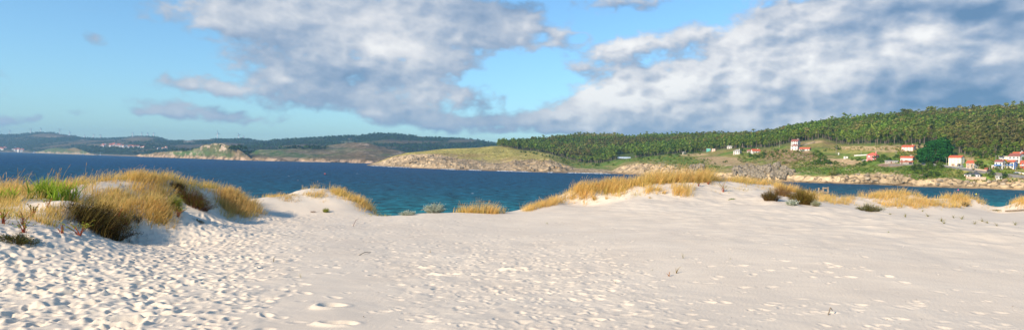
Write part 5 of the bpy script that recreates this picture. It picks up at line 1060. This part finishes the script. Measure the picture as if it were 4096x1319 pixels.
def house(label, px, py, wpx, hpx, rpx, dep=.7, rot=20, wall='white', roof='red', kind='gable', rows=2, cols=3, side=1, door=(0,), chim=1, win=(1.0, 1.2), shutters=False, band=None, sidewall=None, name='house', cat='house', garage=False, oh=.45, base=None, z0=0., dz=0.):
    P = R_.find(px, py).copy(); d = float(np.hypot(P[0], P[1])); az_ = math.atan2(P[0], P[1]); ro = math.radians(rot); P[2] += dz; wpx *= .86; hpx *= .88; rpx *= .88
    W_ = wpx*d/F/math.cos(ro); D_ = W_*dep; Hh = hpx*d/F; rh = rpx*d/F
    P[:2] *= 1+(D_/2*math.cos(ro))/d
    t = thing(name, label, cat, P, -az_-ro)
    mb = MB(); mb.box(-W_/2, W_/2, -D_/2, D_/2, -3, Hh)
    if kind == 'gable': mb.add([(-W_/2,-D_/2,Hh),(-W_/2,D_/2,Hh),(-W_/2,0,Hh+rh*.97),(W_/2,-D_/2,Hh),(W_/2,D_/2,Hh),(W_/2,0,Hh+rh*.97)], [(0,2,1),(3,4,5)])
    mb.build('wall', mw[wall], t)
    if sidewall: m2 = MB(); m2.box(W_/2+.003, W_/2+.06, -D_/2, D_/2, -2.5, Hh-.05); m2.build('side_wall', mw[sidewall], t)
    if base: m2 = MB(); m2.box(-W_/2-.05, W_/2+.05, -D_/2-.05, D_/2+.05, -2.9, Hh*.27); m2.build('base_course', mw[base], t)
    r_ = roofmesh(W_, D_, rh, oh, kind, Hh+.01).build('roof', mrf[roof], t)
    if chim:
        m2 = MB(); cx_2 = W_*.3; m2.box(cx_2-.4, cx_2+.4, .3, 1.1, Hh+rh*.3, Hh+rh+1.0); m2.box(cx_2-.5, cx_2+.5, .2, 1.2, Hh+rh+1.0, Hh+rh+1.15); m2.build('chimney', mw[wall], r_)
    fl = Hh/rows; ww, wh = win; wh = min(wh, fl*.5)
    def windo(cx2, y, z, face):
        m2 = MB(); m3 = MB(); e = .04
        if face == 'f': m2.box(cx2-ww/2-.12, cx2+ww/2+.12, y-.07, y-.003, z-.12, z+wh+.12); m3.box(cx2-ww/2, cx2+ww/2, y-.10, y-.072, z, z+wh)
        else: m2.box(y+.063, y+.13, cx2-ww/2-.12, cx2+ww/2+.12, z-.12, z+wh+.12); m3.box(y+.132, y+.16, cx2-ww/2, cx2+ww/2, z, z+wh)
        w2 = m2.build('window', mshut if wall != 'white' else mw['grey'], t); m3.build('pane', mshut if shutters else mglass, w2)
    for r2 in range(rows):
        for c2 in range(cols):
            if r2 == 0 and (c2 in door or (garage and c2 == cols-1)): continue
            windo(-W_/2+W_*(c2+.5)/cols, -D_/2, r2*fl+fl*.32, 'f')
        for c2 in range(side): windo(-D_/2+D_*(c2+.5)/side, W_/2, r2*fl+fl*.32, 's')
    for c2 in door:
        if c2 < cols: m2 = MB(); x = -W_/2+W_*(c2+.5)/cols; m2.box(x-.55, x+.55, -D_/2-.08, -D_/2-.003, -.2, 2.1); m2.build('door', mdoor, t)
    if garage: m2 = MB(); x = W_/2-W_*.16; m2.box(x-W_*.12, x+W_*.12, -D_/2-.09, -D_/2-.003, -.2, 2.4); m2.build('garage_opening_shade', mdark, t)  # flat dark panel on the wall, painted shade of an open garage
    if band: m2 = MB(); m2.box(-W_/2-.1, W_/2-.5, -D_/2-1.0, -D_/2-.012, Hh*.48, Hh*.48+.9); m2.build('balcony', mw[band], t)
    return t
house('tall white house with brown tiled roof high on the hill below the pines', 3184, 590, 26, 22, 9, .9, 25, 'white', 'dark', rows=3, cols=3, side=2, dz=1)
house('white hipped-roof front wing of the tall house on the hill', 3180, 600, 27, 18, 6, .7, 20, 'white', 'dark', 'hip', rows=2, cols=2, chim=0)
house('long low white house with orange roof right of the tall house on the hill', 3222, 603, 40, 7, 7, .45, 15, 'white', 'red', rows=1, cols=3, chim=0)
house('small white cottage with pale hipped roof left of the red-roofed one', 2951, 617, 26, 14, 7, .8, 20, 'white', 'grey', 'hip', rows=2, cols=3)
house('low cottage with bright red roof among bushes on the hill', 3022, 612, 32, 8, 9, .5, -25, 'white', 'red', rows=1, cols=3)
house('small white cottage with dark roof half hidden left of the red-roofed one', 2998, 609, 16, 6, 5, .8, 10, 'white', 'dark', rows=1, cols=2, chim=0)
house('pale building half hidden in the pine wood above the middle slope', 2920, 594, 20, 7, 5, .7, 20, 'white', 'grey', rows=1, cols=2, chim=0)
house('small white hut at the edge of the pine wood above the middle slope', 2739, 617, 12, 7, 3, .8, 20, 'white', 'grey', rows=1, cols=1, door=(), chim=0)
house('turquoise container hut beside the beige shed below the pines', 2835, 605, 17, 11, 1.5, .5, 10, 'teal', 'grey', 'flat', rows=1, cols=2, door=(), chim=0, name='container_hut', cat='hut', oh=.05)
house('beige shed right of the turquoise hut', 2855, 605, 15, 9, 2, .6, 10, 'beige', 'flat', 'flat', rows=1, cols=1, door=(), chim=0, name='shed', cat='shed', oh=.05)
house('low white block on the brown field left of the long boundary wall', 3384, 634, 16, 8, 1, .5, 10, 'white', 'flat', 'flat', rows=1, cols=1, door=(), chim=0, name='shed', cat='shed', oh=.05)
house('bright pink house with salmon hipped roof', 3492, 642, 33, 22, 10, .85, 22, 'pink', 'pinkr', 'hip', rows=2, cols=2, side=1, shutters=True, door=(0,))
house('long grey stone sheds in front of the bushes right of the pink house', 3567, 653, 46, 8, 3, .3, 5, 'grey', 'grey', 'shed', rows=1, cols=3, door=(1,), chim=0, name='stone_shed', cat='shed')
house('pink-beige house with orange roof on the upper terrace', 3636, 604, 40, 15, 8, .6, 22, 'beige', 'red', rows=2, cols=4, side=1, shutters=True)
house('low shed with pale roof between the conifer and the great dark tree', 3694, 604, 20, 7, 4, .5, 12, 'grey', 'slate', 'shed', rows=1, cols=1, door=(), chim=0, name='shed', cat='shed')
house('white house with orange roof and low annexe left of the great dark tree', 3630, 645, 42, 13, 7, .45, 15, 'white', 'red', rows=2, cols=4, side=1, shutters=True)
house('low stone annexe with orange lean-to roof in front of the white house', 3628, 656, 44, 8, 4, .25, 12, 'grey', 'red', 'shed', rows=1, cols=3, chim=0, garage=True, name='annexe', cat='annexe')
house('tall cream three-storey house with orange roof beside the great dark tree', 3828, 664, 41, 31, 9, .62, 25, 'cream', 'red', rows=3, cols=4, side=2, win=(1.3,1.2), shutters=True, garage=True, base='stone', chim=0, door=(1,))
house('small two-storey stone cottage with orange roof beside the road', 3889, 676, 26, 22, 10, .75, 32, 'stone', 'red', rows=2, cols=2, side=1, sidewall='white', chim=0)
house('low white bungalow with dark slate hipped roof near the shore', 3893, 709, 50, 11, 8, .5, 15, 'white', 'slate', 'hip', rows=1, cols=5, chim=0)
house('white villa with blue balcony and brown roof', 4002, 676, 24, 26, 8, .8, 28, 'white', 'dark', rows=2, cols=2, side=2, band='blue', door=(1,))
house('low white garage with flat roof left of the white villa with blue balcony', 3982, 674, 20, 11, 2, .5, 10, 'white', 'flat', 'flat', rows=1, cols=2, chim=0, name='garage', cat='garage', oh=.1)
house('white villa with bright blue side wall and orange roof', 4050, 674, 22, 23, 8, .8, 30, 'white', 'red', rows=2, cols=2, side=1, band='blue', sidewall='blue', chim=0)
house('orange house with white window band and flat roof behind the villas', 4024, 640, 36, 13, 2, .5, 22, 'orange', 'flat', 'flat', rows=1, cols=5, win=(1.6,2.0), shutters=True, door=(), chim=0, oh=.5)
house('bright blue shed between the orange house and the white red-roofed house', 4043, 644, 14, 8, 1, .7, 20, 'blue', 'flat', 'flat', rows=1, cols=1, door=(), chim=0, name='shed', cat='shed', oh=.05)
house('large white house with red-brown roof highest in the village', 4066, 648, 34, 21, 11, .8, 30, 'white', 'dark', rows=2, cols=3, side=1)
house('red-roofed wing with white walls behind the highest white house', 4074, 640, 30, 20, 9, .5, 22, 'white', 'red', rows=2, cols=2, door=())
house('orange and white villa cut by the right edge of the view', 4106, 675, 28, 22, 8, .8, 20, 'redp', 'red', rows=2, cols=2, band='white')
house('small white timber shed on the grass just above the shore', 3999, 715, 20, 8, 4, .6, 15, 'white', 'grey', rows=1, cols=2, door=(), chim=0, name='shed', cat='shed')
# greenhouse
P = R_.find(2498, 634); d = float(np.hypot(P[0], P[1])); t = thing('greenhouse', 'long pale blue greenhouse tunnel in a clearing of the pine wood', 'greenhouse', P, -float(azof(2498))+.15)
mb = MB(); w_ = 50*d/F; A_n = 8; V = []
for x in np.linspace(-w_/2, w_/2, 8):
    for k in range(A_n+1): a = math.pi*k/A_n; V.append((x, -5*math.cos(a), 3.2*math.sin(a)))
mb.add(V, [(i*(A_n+1)+k, i*(A_n+1)+k+1, (i+1)*(A_n+1)+k+1, (i+1)*(A_n+1)+k) for i in range(7) for k in range(A_n)]+[tuple(range(A_n+1)), tuple(7*(A_n+1)+k for k in range(A_n+1))])
mb.build('cover', mat_plain('greenhouse_film', (.50,.60,.68), (.42,.52,.62), .5, .4), t)
mb = MB(); [mb.tube([(x, -5.05*math.cos(a_), 3.25*math.sin(a_)) for a_ in np.linspace(0, math.pi, 9)], .06, 5) for x in np.linspace(-w_/2, w_/2, 8)]; mb.build('hoops', mw['grey'], t)
# poles
mpole = mat_plain('grey_pole', (.42,.38,.33))
def pole(px, py, hpx, lab, kind='wire', r=.16, grp=None):
    P = R_.find(px, py); d = float(np.hypot(P[0], P[1])); h = hpx*d/F; t = thing('street_lamp' if kind == 'lamp' else 'utility_pole', lab, 'street lamp' if kind == 'lamp' else 'utility pole', P, -float(azof(px)), grp)
    mb = MB(); mb.tube([(0,0,-1),(0,0,h*.5),(0,0,h)], [r*1.2, r, r*.8], 8); mb.build('pole', mpole, t)
    if kind == 'lamp': mb = MB(); mb.tube([(0,0,h-.15),(-.5,0,h+.1),(-1.1,0,h+.15)], .06, 6); mb.build('arm', mpole, t); mb = MB(); mb.box(-1.6,-1.0,-.14,.14,h+.06,h+.22); mb.build('lamp_head', mshut, t)
    else: mb = MB(); mb.box(-.7,.7,-.07,.07,h-.5,h-.36); mb.build('crossarm', mpole, t)
for px, py, h_, lab, k in [(3345,618,31,'tall pale utility pole in the field left of the white marker','wire'),(3445,620,15,'short utility pole between the field and the pink house','wire'),(3119,592,28,'tall utility pole left of the tall white house','wire'),(3673,648,24,'utility pole left of the great dark tree','wire'),(3786,662,27,'street lamp at the right foot of the great dark tree','lamp'),(3802,661,24,'utility pole just left of the tall cream house','wire'),(3835,676,35,'thin lamp post in front of the tall cream house','lamp'),(3914,672,21,'utility pole beside the round green tree','wire'),(3984,660,32,'utility pole left of the white villa with blue balcony','wire'),(3959,678,16,'short lamp post beside the small yellow-green tree','lamp'),(4063,684,24,'lamp post in front of the blue-sided villa','lamp'),(3528,600,12,'small utility pole on the terraces above the pink house','wire'),(3585,616,12,'small utility pole left of the pink-beige house','wire'),(3508,612,10,'thin mast behind the pink house','wire')]: pole(px, py, h_, lab, k)
# white marker and walls
def wall_line(name, lab, pts, h, th, mat, cat='wall'):
    mb = MB(); W3 = []
    for a, b in zip(pts[:-1], pts[1:]):
        n = max(2, int(abs(b[0]-a[0])/4)); W3 += [R_.find(a[0]+(b[0]-a[0])*k/n, a[1]+(b[1]-a[1])*k/n) for k in range(n)]
    W3.append(R_.find(*pts[-1])); W3 = np.array(W3); o_ = W3[0].copy(); W3 = W3-o_; Vv = []
    for i, p_ in enumerate(W3):
        d = W3[min(i+1, len(W3)-1)]-W3[max(i-1, 0)]; nn = np.array([-d[1], d[0]])/(np.hypot(d[0], d[1])+1e-6)*th/2
        Vv += [(p_[0]-nn[0], p_[1]-nn[1], p_[2]-.8), (p_[0]+nn[0], p_[1]+nn[1], p_[2]-.8), (p_[0]+nn[0], p_[1]+nn[1], p_[2]+h), (p_[0]-nn[0], p_[1]-nn[1], p_[2]+h)]
    n = len(W3); mb.add(Vv, [(i*4+k, i*4+(k+1) % 4, (i+1)*4+(k+1) % 4, (i+1)*4+k) for i in range(n-1) for k in range(4)]+[(3,2,1,0), ((n-1)*4, (n-1)*4+1, (n-1)*4+2, (n-1)*4+3)])
    return tag(mb.build(name, mat, None, o_), lab, cat)
wall_line('white_gate_pillar', 'short white pillar standing in the field right of the tall pole', [(3352,619),(3357,619)], 2.6, .6, mw['white'], 'pillar')
wall_line('boundary_wall', 'long pale boundary wall on the field left of the pink house', [(3418,624),(3440,623),(3474,621)], 1.3, .4, mw['white'])
wall_line('boundary_wall', 'low white garden wall in front of the pink house', [(3445,643),(3470,643)], 1.5, .4, mw['white'])
wall_line('retaining_wall', 'beige retaining wall below the conifer on the upper terrace', [(3677,614),(3703,614)], 2.2, .5, mw['beige'])
wall_line('retaining_wall', 'rough stone retaining wall below the low bungalow', [(3866,716),(3900,718),(3945,719)], 2.6, .6, mw['stone'])
wall_line('boundary_wall', 'white wall at the right edge below the villas', [(4060,693),(4096,698),(4180,706)], 1.6, .4, mw['white'])
wall_line('boundary_wall', 'stone wall beside the road right of the stone cottage', [(3899,679),(3925,682),(3950,684)], 1.3, .4, mw['stone'])
wall_line('boundary_wall', 'low stone wall along the lane above the small shed', [(3960,700),(4010,702),(4096,706)], 1.0, .5, mw['stone'])
wall_line('boundary_wall', 'grey stone wall on the slope behind the tall white house', [(3212,582),(3240,576),(3262,570)], .9, .5, mw['grey'])
# road and guard rail
RP = [(3560,660),(3690,656),(3790,666),(3890,679),(3990,692),(4096,703),(4250,718)]
def drape(pts, step=6): 
    o_ = []; 
    for a, b in zip(pts[:-1], pts[1:]):
        n = max(1, int((b[0]-a[0])/step)); o_ += [R_.find(a[0]+(b[0]-a[0])*k/n, a[1]+(b[1]-a[1])*k/n) for k in range(n)]
    return np.array(o_)
ce = drape(RP); 
for _ in range(6): ce[1:-1] = (ce[:-2]+2*ce[1:-1]+ce[2:])/4
d = np.gradient(ce, axis=0); nn = np.stack([-d[:, 1], d[:, 0]], -1); nn /= np.linalg.norm(nn, axis=1, keepdims=True); w_ = 3.2
La = np.concatenate([ce[:, :2]-nn*w_, ce[:, 2:]+.5], 1); Lb = np.concatenate([ce[:, :2]+nn*w_, ce[:, 2:]+.5], 1); V = np.concatenate([La, Lb, La-[0, 0, 4], Lb-[0, 0, 4]]); n = len(ce); k = np.arange(n-1)
Q = np.concatenate([np.stack([k, k+1, k+1+n, k+n], -1)[:, ::-1], np.stack([k, k+1, k+1+2*n, k+2*n], -1), np.stack([k+n, k+1+n, k+1+3*n, k+3*n], -1)[:, ::-1]])
struct(obj('road', mesh('road', V, Q), mat_plain('asphalt', (.20,.19,.18), (.15,.14,.135), .5)))
side_ = -1 if (np.hypot(*(ce[5, :2]-nn[5]*3)) < np.hypot(*ce[5, :2])) else 1
m_ = (proj(ce)[0] > 3682) & (proj(ce)[0] < 3895); gp = ce[m_].copy(); gp[:, :2] += side_*nn[m_]*3.0; gp[:, 2] += .5; o_ = gp[0].copy()
t = thing('guard_rail', 'long pale guard rail along the road below the great dark tree', 'guard rail', o_); mb = MB(); gg = gp-o_
Vv = []; 
for p_ in gg: Vv += [(p_[0], p_[1], p_[2]+.45), (p_[0]+.06, p_[1]-.06, p_[2]+.45), (p_[0]+.06, p_[1]-.06, p_[2]+.85), (p_[0], p_[1], p_[2]+.85)]
n = len(gg); mb.add(Vv, [(i*4+k_, i*4+(k_+1) % 4, (i+1)*4+(k_+1) % 4, (i+1)*4+k_) for i in range(n-1) for k_ in range(4)]); mb.build('beam', M_('galvanised', 205,208,208), t)
for p_ in gg[::2]: mb = MB(); mb.box(p_[0]-.06, p_[0]+.06, p_[1]+.01, p_[1]+.12, p_[2]-.4, p_[2]+.84); mb.build('post', mpole, t)
# yard in front of the cream house
# cars
def car(lab, px, py, col, ang, name='parked_car', dz=.5):
    P = R_.find(px, py); P[2] += dz; t = thing(name, lab, 'car', P, ang); paint = mat_plain('car_paint', col, col, 1, .3)
    import bmesh
    prof = [(-2.1,.35),(-2.1,.75),(-1.9,.9),(-1.1,.98),(2.0,.95),(2.1,.6),(2.1,.35)]
    n = len(prof); V = [(x, -.85, z) for x, z in prof]+[(x, .85, z) for x, z in prof]
    mb = MB(); mb.add(V, [tuple(range(n))[::-1], tuple(range(n, 2*n))]+[(i, (i+1) % n, (i+1) % n+n, i+n) for i in range(n)]); mb.build('body', paint, t)
    pr = [(-1.1,.98),(-.45,1.42),(1.0,1.45),(1.75,.96)]; n = 4; V = [(x, -.78+(z-.96)*.25, z) for x, z in pr]+[(x, .78-(z-.96)*.25, z) for x, z in pr]
    mb = MB(); mb.add(V, [(3,2,1,0),(4,5,6,7)]+[(i, (i+1) % n, (i+1) % n+n, i+n) for i in range(n)]); mb.build('cabin', mglass, t)
    for sx_ in (-1.35, 1.3):
        for sy in (-1, 1): mb = MB(); mb.tube([(sx_, sy*.68, .33), (sx_, sy*.88, .33)], .33, 14); mb.build('wheel', mdark, t)
car('dark parked car beside the road right of the stone cottage', 3958, 686, (.02,.03,.05), -.9)
car('grey-blue parked car on the road at the right edge', 4067, 697, (.10,.14,.17), -.9)
car('grey car parked in the opening of the tall cream house', 3846, 668, (.35,.37,.40), -.95, dz=.2)
mb = MB(); mb.box(-1.4, 1.4, -.8, .8, -.2, 1.9); mb.box(-1.5, 1.5, -.9, .9, 1.9, 2.05); P = R_.find(3946, 681); tag(mb.build('waste_container', mat_plain('rust_red', (.30,.09,.05)), None, P+np.array([0, 0, .5]), -.8), 'rust-red waste container left of the dark parked car', 'container')

# ================================================================== far shore: villages, wind turbines, boats, distant woods
mtw = mat_plain('turbine_white', (.85,.86,.87), (.80,.81,.82), .1, .5)
def turbine(px, pyb, pyt, land, ang, lab):
    P = land.find(px, pyb-1.0) if land else None; d = float(np.hypot(P[0], P[1])); h = (pyb-pyt)*d/F*.70; br = (pyb-pyt)*d/F*.36; P = P-np.array([0, 0, 6]); h += 6
    t = thing('wind_turbine', lab, 'wind turbine', P, -math.atan2(P[0], P[1])+.4, 'wind turbines on the far ridges')
    mb = MB(); mb.tube([(0,0,0),(0,0,h*.5),(0,0,h)], [4.4, 3.6, 2.6], 12); mb.build('tower', mtw, t)
    mb = MB(); mb.box(-2.0, 2.0, -3.2, 5.5, h-1.8, h+2.0); mb.build('nacelle', mtw, t)
    mb = MB(); mb.tube([(0,-3.2,h),(0,-4.8,h),(0,-5.6,h)], [2.0,1.8,.4], 10); hb = mb.build('hub', mtw, t)
    for k in range(3):
        a = ang+k*2.094; u = np.array([math.sin(a), 0, math.cos(a)]); p_ = np.array([math.cos(a), 0, -math.sin(a)]); o0 = np.array([0, -4.4, h]); V = []
        for s_, w_ in ((.0, 2.2), (.15, 3.6), (.55, 2.6), (1, .9)):
            for q_, y_ in ((-.5, 0), (.5, 0), (.5, .7), (-.5, .7)): V.append(o0+u*br*s_+p_*w_*q_*1.6+np.array([0, y_*w_*.3, 0]))
        mb = MB(); mb.add(V, [(i*4+j, i*4+(j+1) % 4, (i+1)*4+(j+1) % 4, (i+1)*4+j) for i in range(3) for j in range(4)]+[(3,2,1,0),(12,13,14,15)]); mb.build('blade', mtw, t)
TL = ['at the far left edge of the far ridge', 'second from the left on the far ridge', 'third from the left, on the first hilltop', 'fourth from the left, on the first hilltop', 'fifth from the left, right of the first hilltop', 'sixth from the left, on the falling slope', 'small faint one, seventh from the left', 'small one, eighth from the left', 'small one left of the second hilltop, ninth from the left', 'leftmost of four on the second hilltop', 'second of four on the second hilltop', 'third of four on the second hilltop', 'rightmost of four on the second hilltop', 'large one standing alone between two hills', 'large one with spread blades, left of the last pair', 'small one, rightmost of all']
for i, (x, b_, t_) in enumerate([(2,538,522),(41,538,521),(125,531,514),(165,530,514),(242,537,517),(280,542,526),(341,549,539),(375,552,537),(405,552.5,537),(531,546.5,528),(570,544,527),(594,544.5,529),(616,547,530)]):
    turbine(x, b_, t_, FARA, rng.uniform(0, 2), 'white wind turbine, '+TL[i])
for i, (x, b_, t_, a) in enumerate([(873,555,524,-.15),(957,554,531,-.55),(976,553,540,0)]): turbine(x, b_, t_, FARB, a, 'white wind turbine, '+TL[13+i])
hv = []
for k in range(4):
    W_, D_, Hh = [(13,9,6),(10,9,7),(17,9,6),(11,10,9)][k]; mb = MB(); mb.box(-W_/2, W_/2, -D_/2, D_/2, -6, Hh); mb.add([(-W_/2,-D_/2,Hh),(-W_/2,D_/2,Hh),(-W_/2,0,Hh+2.4),(W_/2,-D_/2,Hh),(W_/2,D_/2,Hh),(W_/2,0,Hh+2.4)], [(0,2,1),(3,4,5)])
    a = mb.build('wall', mw['white']); b = roofmesh(W_, D_, 2.6, .6, 'gable', Hh+.02).build('roof', mrf['red']); hv.append((a.data, b.data)); bpy.data.objects.remove(a); bpy.data.objects.remove(b)
def village(pts, lab, grp, land, s=1.0):
    for px, py in pts:
        P = land.find(px, py); k = rng.integers(0, 4); t = thing('village_house', lab, 'house', P, rng.uniform(-1.2, .6), grp); t.scale = (s, s, s); obj('wall', hv[k][0], None, t); obj('roof', hv[k][1], None, t)
vp = [(x+rng.normal(0, 1.5), np.interp(x, [0, 40, 60, 105], [596, 592, 600, 604])+rng.normal(0, 2.5)) for x in list(rng.uniform(0, 38, 9))+list(rng.uniform(54, 92, 12))]
village(vp, 'tiny white red-roofed house in the cluster at the far left shore', 'houses of the small cluster at the far left shore', FARA, 1.5)
vp = [(x, np.interp(x, [370, 440, 500, 580], [590, 580, 588, 594])+rng.normal(0, 2.6)) for x in np.concatenate([rng.uniform(400, 520, 34), rng.uniform(510, 590, 12)])]
village(vp, 'tiny white red-roofed house in the long village on the far slope', 'houses of the long village on the far slope', FARA, 1.3)
village([(620,591),(633,597),(655,596),(668,596),(669,594)], 'tiny white house standing apart right of the far village', 'scattered houses right of the far village', FARA, 1.1)
def boat(lab, px, py, mast):
    d = float(dsea(px, py)); P = at(px, py, d); P[2] = 0; t = thing('sailing_boat', lab, 'boat', P, .4); k = d/F; Lh = 8*k
    V = [(-Lh/2,-.15*Lh,.13*Lh),(-Lh/2,.15*Lh,.13*Lh),(0,.2*Lh,.12*Lh),(0,-.2*Lh,.12*Lh),(Lh/2,0,.17*Lh),(-Lh*.45,0,-.1*Lh),(Lh*.4,0,-.1*Lh)]
    mb = MB(); mb.add(V, [(0,3,2,1),(3,4,2),(0,5,6,3),(3,6,4),(1,2,6,5),(2,4,6),(0,1,5)]); mb.build('hull', mtw, t)
    mb = MB(); mb.box(-.2*Lh, .12*Lh, -.09*Lh, .09*Lh, .12*Lh, .22*Lh); mb.build('cabin', mtw, t)
    mb = MB(); mb.tube([(0,0,.1*Lh),(0,0,mast*k)], [.22*k+.15, .15*k+.1], 6); m_ = mb.build('mast', mtw, t); mb = MB(); mb.tube([(0,0,.3*Lh),(-.4*Lh,0,.3*Lh)], .12*k+.1, 6); mb.build('boom', mtw, t)
boat('white sailing boat moored off the far shore, left of the two larger ones', 333, 619, 12); boat('white sailing boat moored off the far shore, right of the two larger ones', 401, 621.5, 12); boat('smallest sailing boat close under the far shore', 136, 612.8, 8)
for px, py, c_, lab, r in [(3833,761,(.75,.12,.25),'round pink buoy floating in the bay', .55),(3905,778,(.75,.65,.05),'yellow buoy floating in the bay', .5),(1300,697,(.6,.1,.1),'small red buoy far out on the open water',.7)]:
    P = at(px, py, dsea(px, py)); P[2] = .35; t = thing('buoy', lab, 'buoy', P); mb = MB(); mb.add(IV*r, [tuple(f) for f in IT]); mb.build('float', mat_plain('buoy_paint', c_, c_, 1, .4), t, smooth=True); mb = MB(); mb.tube([(0,0,r*.8),(0,0,r*1.5)], .08, 6); mb.build('top_ring', mpole, t)
# distant woods as one mass each
def far_wood(land, n, h, keepf, cols=(.028,.062,.022), label='', name='distant_wood'):
    nr_, nc_ = land.D.shape; i = rng.integers(4, nr_-10, n*4); j = rng.integers(0, nc_, n*4); c = land.col[i, j]; P = land.P[i, j]
    px, py = proj(P); m = keepf(c, px, py, P); P = P[m][:n]; n = len(P); P = P+np.concatenate([rng.normal(0, 14, (n, 2)), np.zeros((n, 1))], 1)
    k = 7; d = rng.normal(0, 1, (n, k, 3)); d[..., 2] = np.abs(d[..., 2]); d /= np.linalg.norm(d, axis=2, keepdims=True); s_ = rng.uniform(.5, 1.2, n)*h
    cc = np.array(cols)*rng.uniform(.6, 1.6, (n, 1)); C_ = (P[:, None]+d*s_[:, None, None]*np.array([.7, .7, 1])).reshape(-1, 3)
    return leaves(C_, d.reshape(-1, 3), np.repeat(s_, k)*.9, np.repeat(cc, k, 0), jit=.3, asp=.9)
g_ = lambda c, px, py, P: (c[:, 0] < .075) & (P[:, 2] > 12)
v, q, c = join([far_wood(FARA, 6500, 9, g_), far_wood(FARB, 3200, 8.5, g_), far_wood(FARC, 8000, 8, g_), far_wood(D1_, 1200, 9, lambda c, px, py, P: (c[:, 0] < .07) & (P[:, 2] > 12)), far_wood(D2_, 1600, 9, lambda c, px, py, P: (c[:, 0] < .06) & (P[:, 2] > 12))])
tag(obj('distant_wood', mesh('distant_wood', v, q, c), mat_leaf('distant_foliage', .1)), 'distant dark woods covering the hills across the water', 'wood', kind='stuff')
# ================================================================== haze
mh, nt, o = newmat('sea_haze'); pv = N(nt, 'ShaderNodeVolumePrincipled'); L(nt, pv.outputs[0], o.inputs['Volume'])
pv.inputs['Color'].default_value = (.38, .70, 1.0, 1); pv.inputs['Density'].default_value = 8.2e-5; pv.inputs['Anisotropy'].default_value = .2
mb = MB(); mb.box(-12500, 12500, -12500, 12500, -8, 420); tag(mb.build('haze', mh), 'thin pale blue sea haze over the bay', 'haze', kind='stuff')
# ------------------------------------------------------------------ camera, view
cam = bpy.data.cameras.new('camera'); co = bpy.data.objects.new('camera', cam); COL.objects.link(co)
cam.sensor_width = 36; cam.lens = F/4096*36; cam.clip_end = 40000; cam.clip_start = .1
M = Matrix((( *[float(v) for v in (rt[0], up[0], -fw[0])], 0), (float(rt[1]), float(up[1]), float(-fw[1]), 0), (float(rt[2]), float(up[2]), float(-fw[2]), H), (0, 0, 0, 1)))
co.matrix_world = M
SC.camera = co
SC.view_settings.view_transform = 'Standard'; SC.view_settings.look = 'None'; SC.view_settings.exposure = 0.42; SC.view_settings.gamma = 1
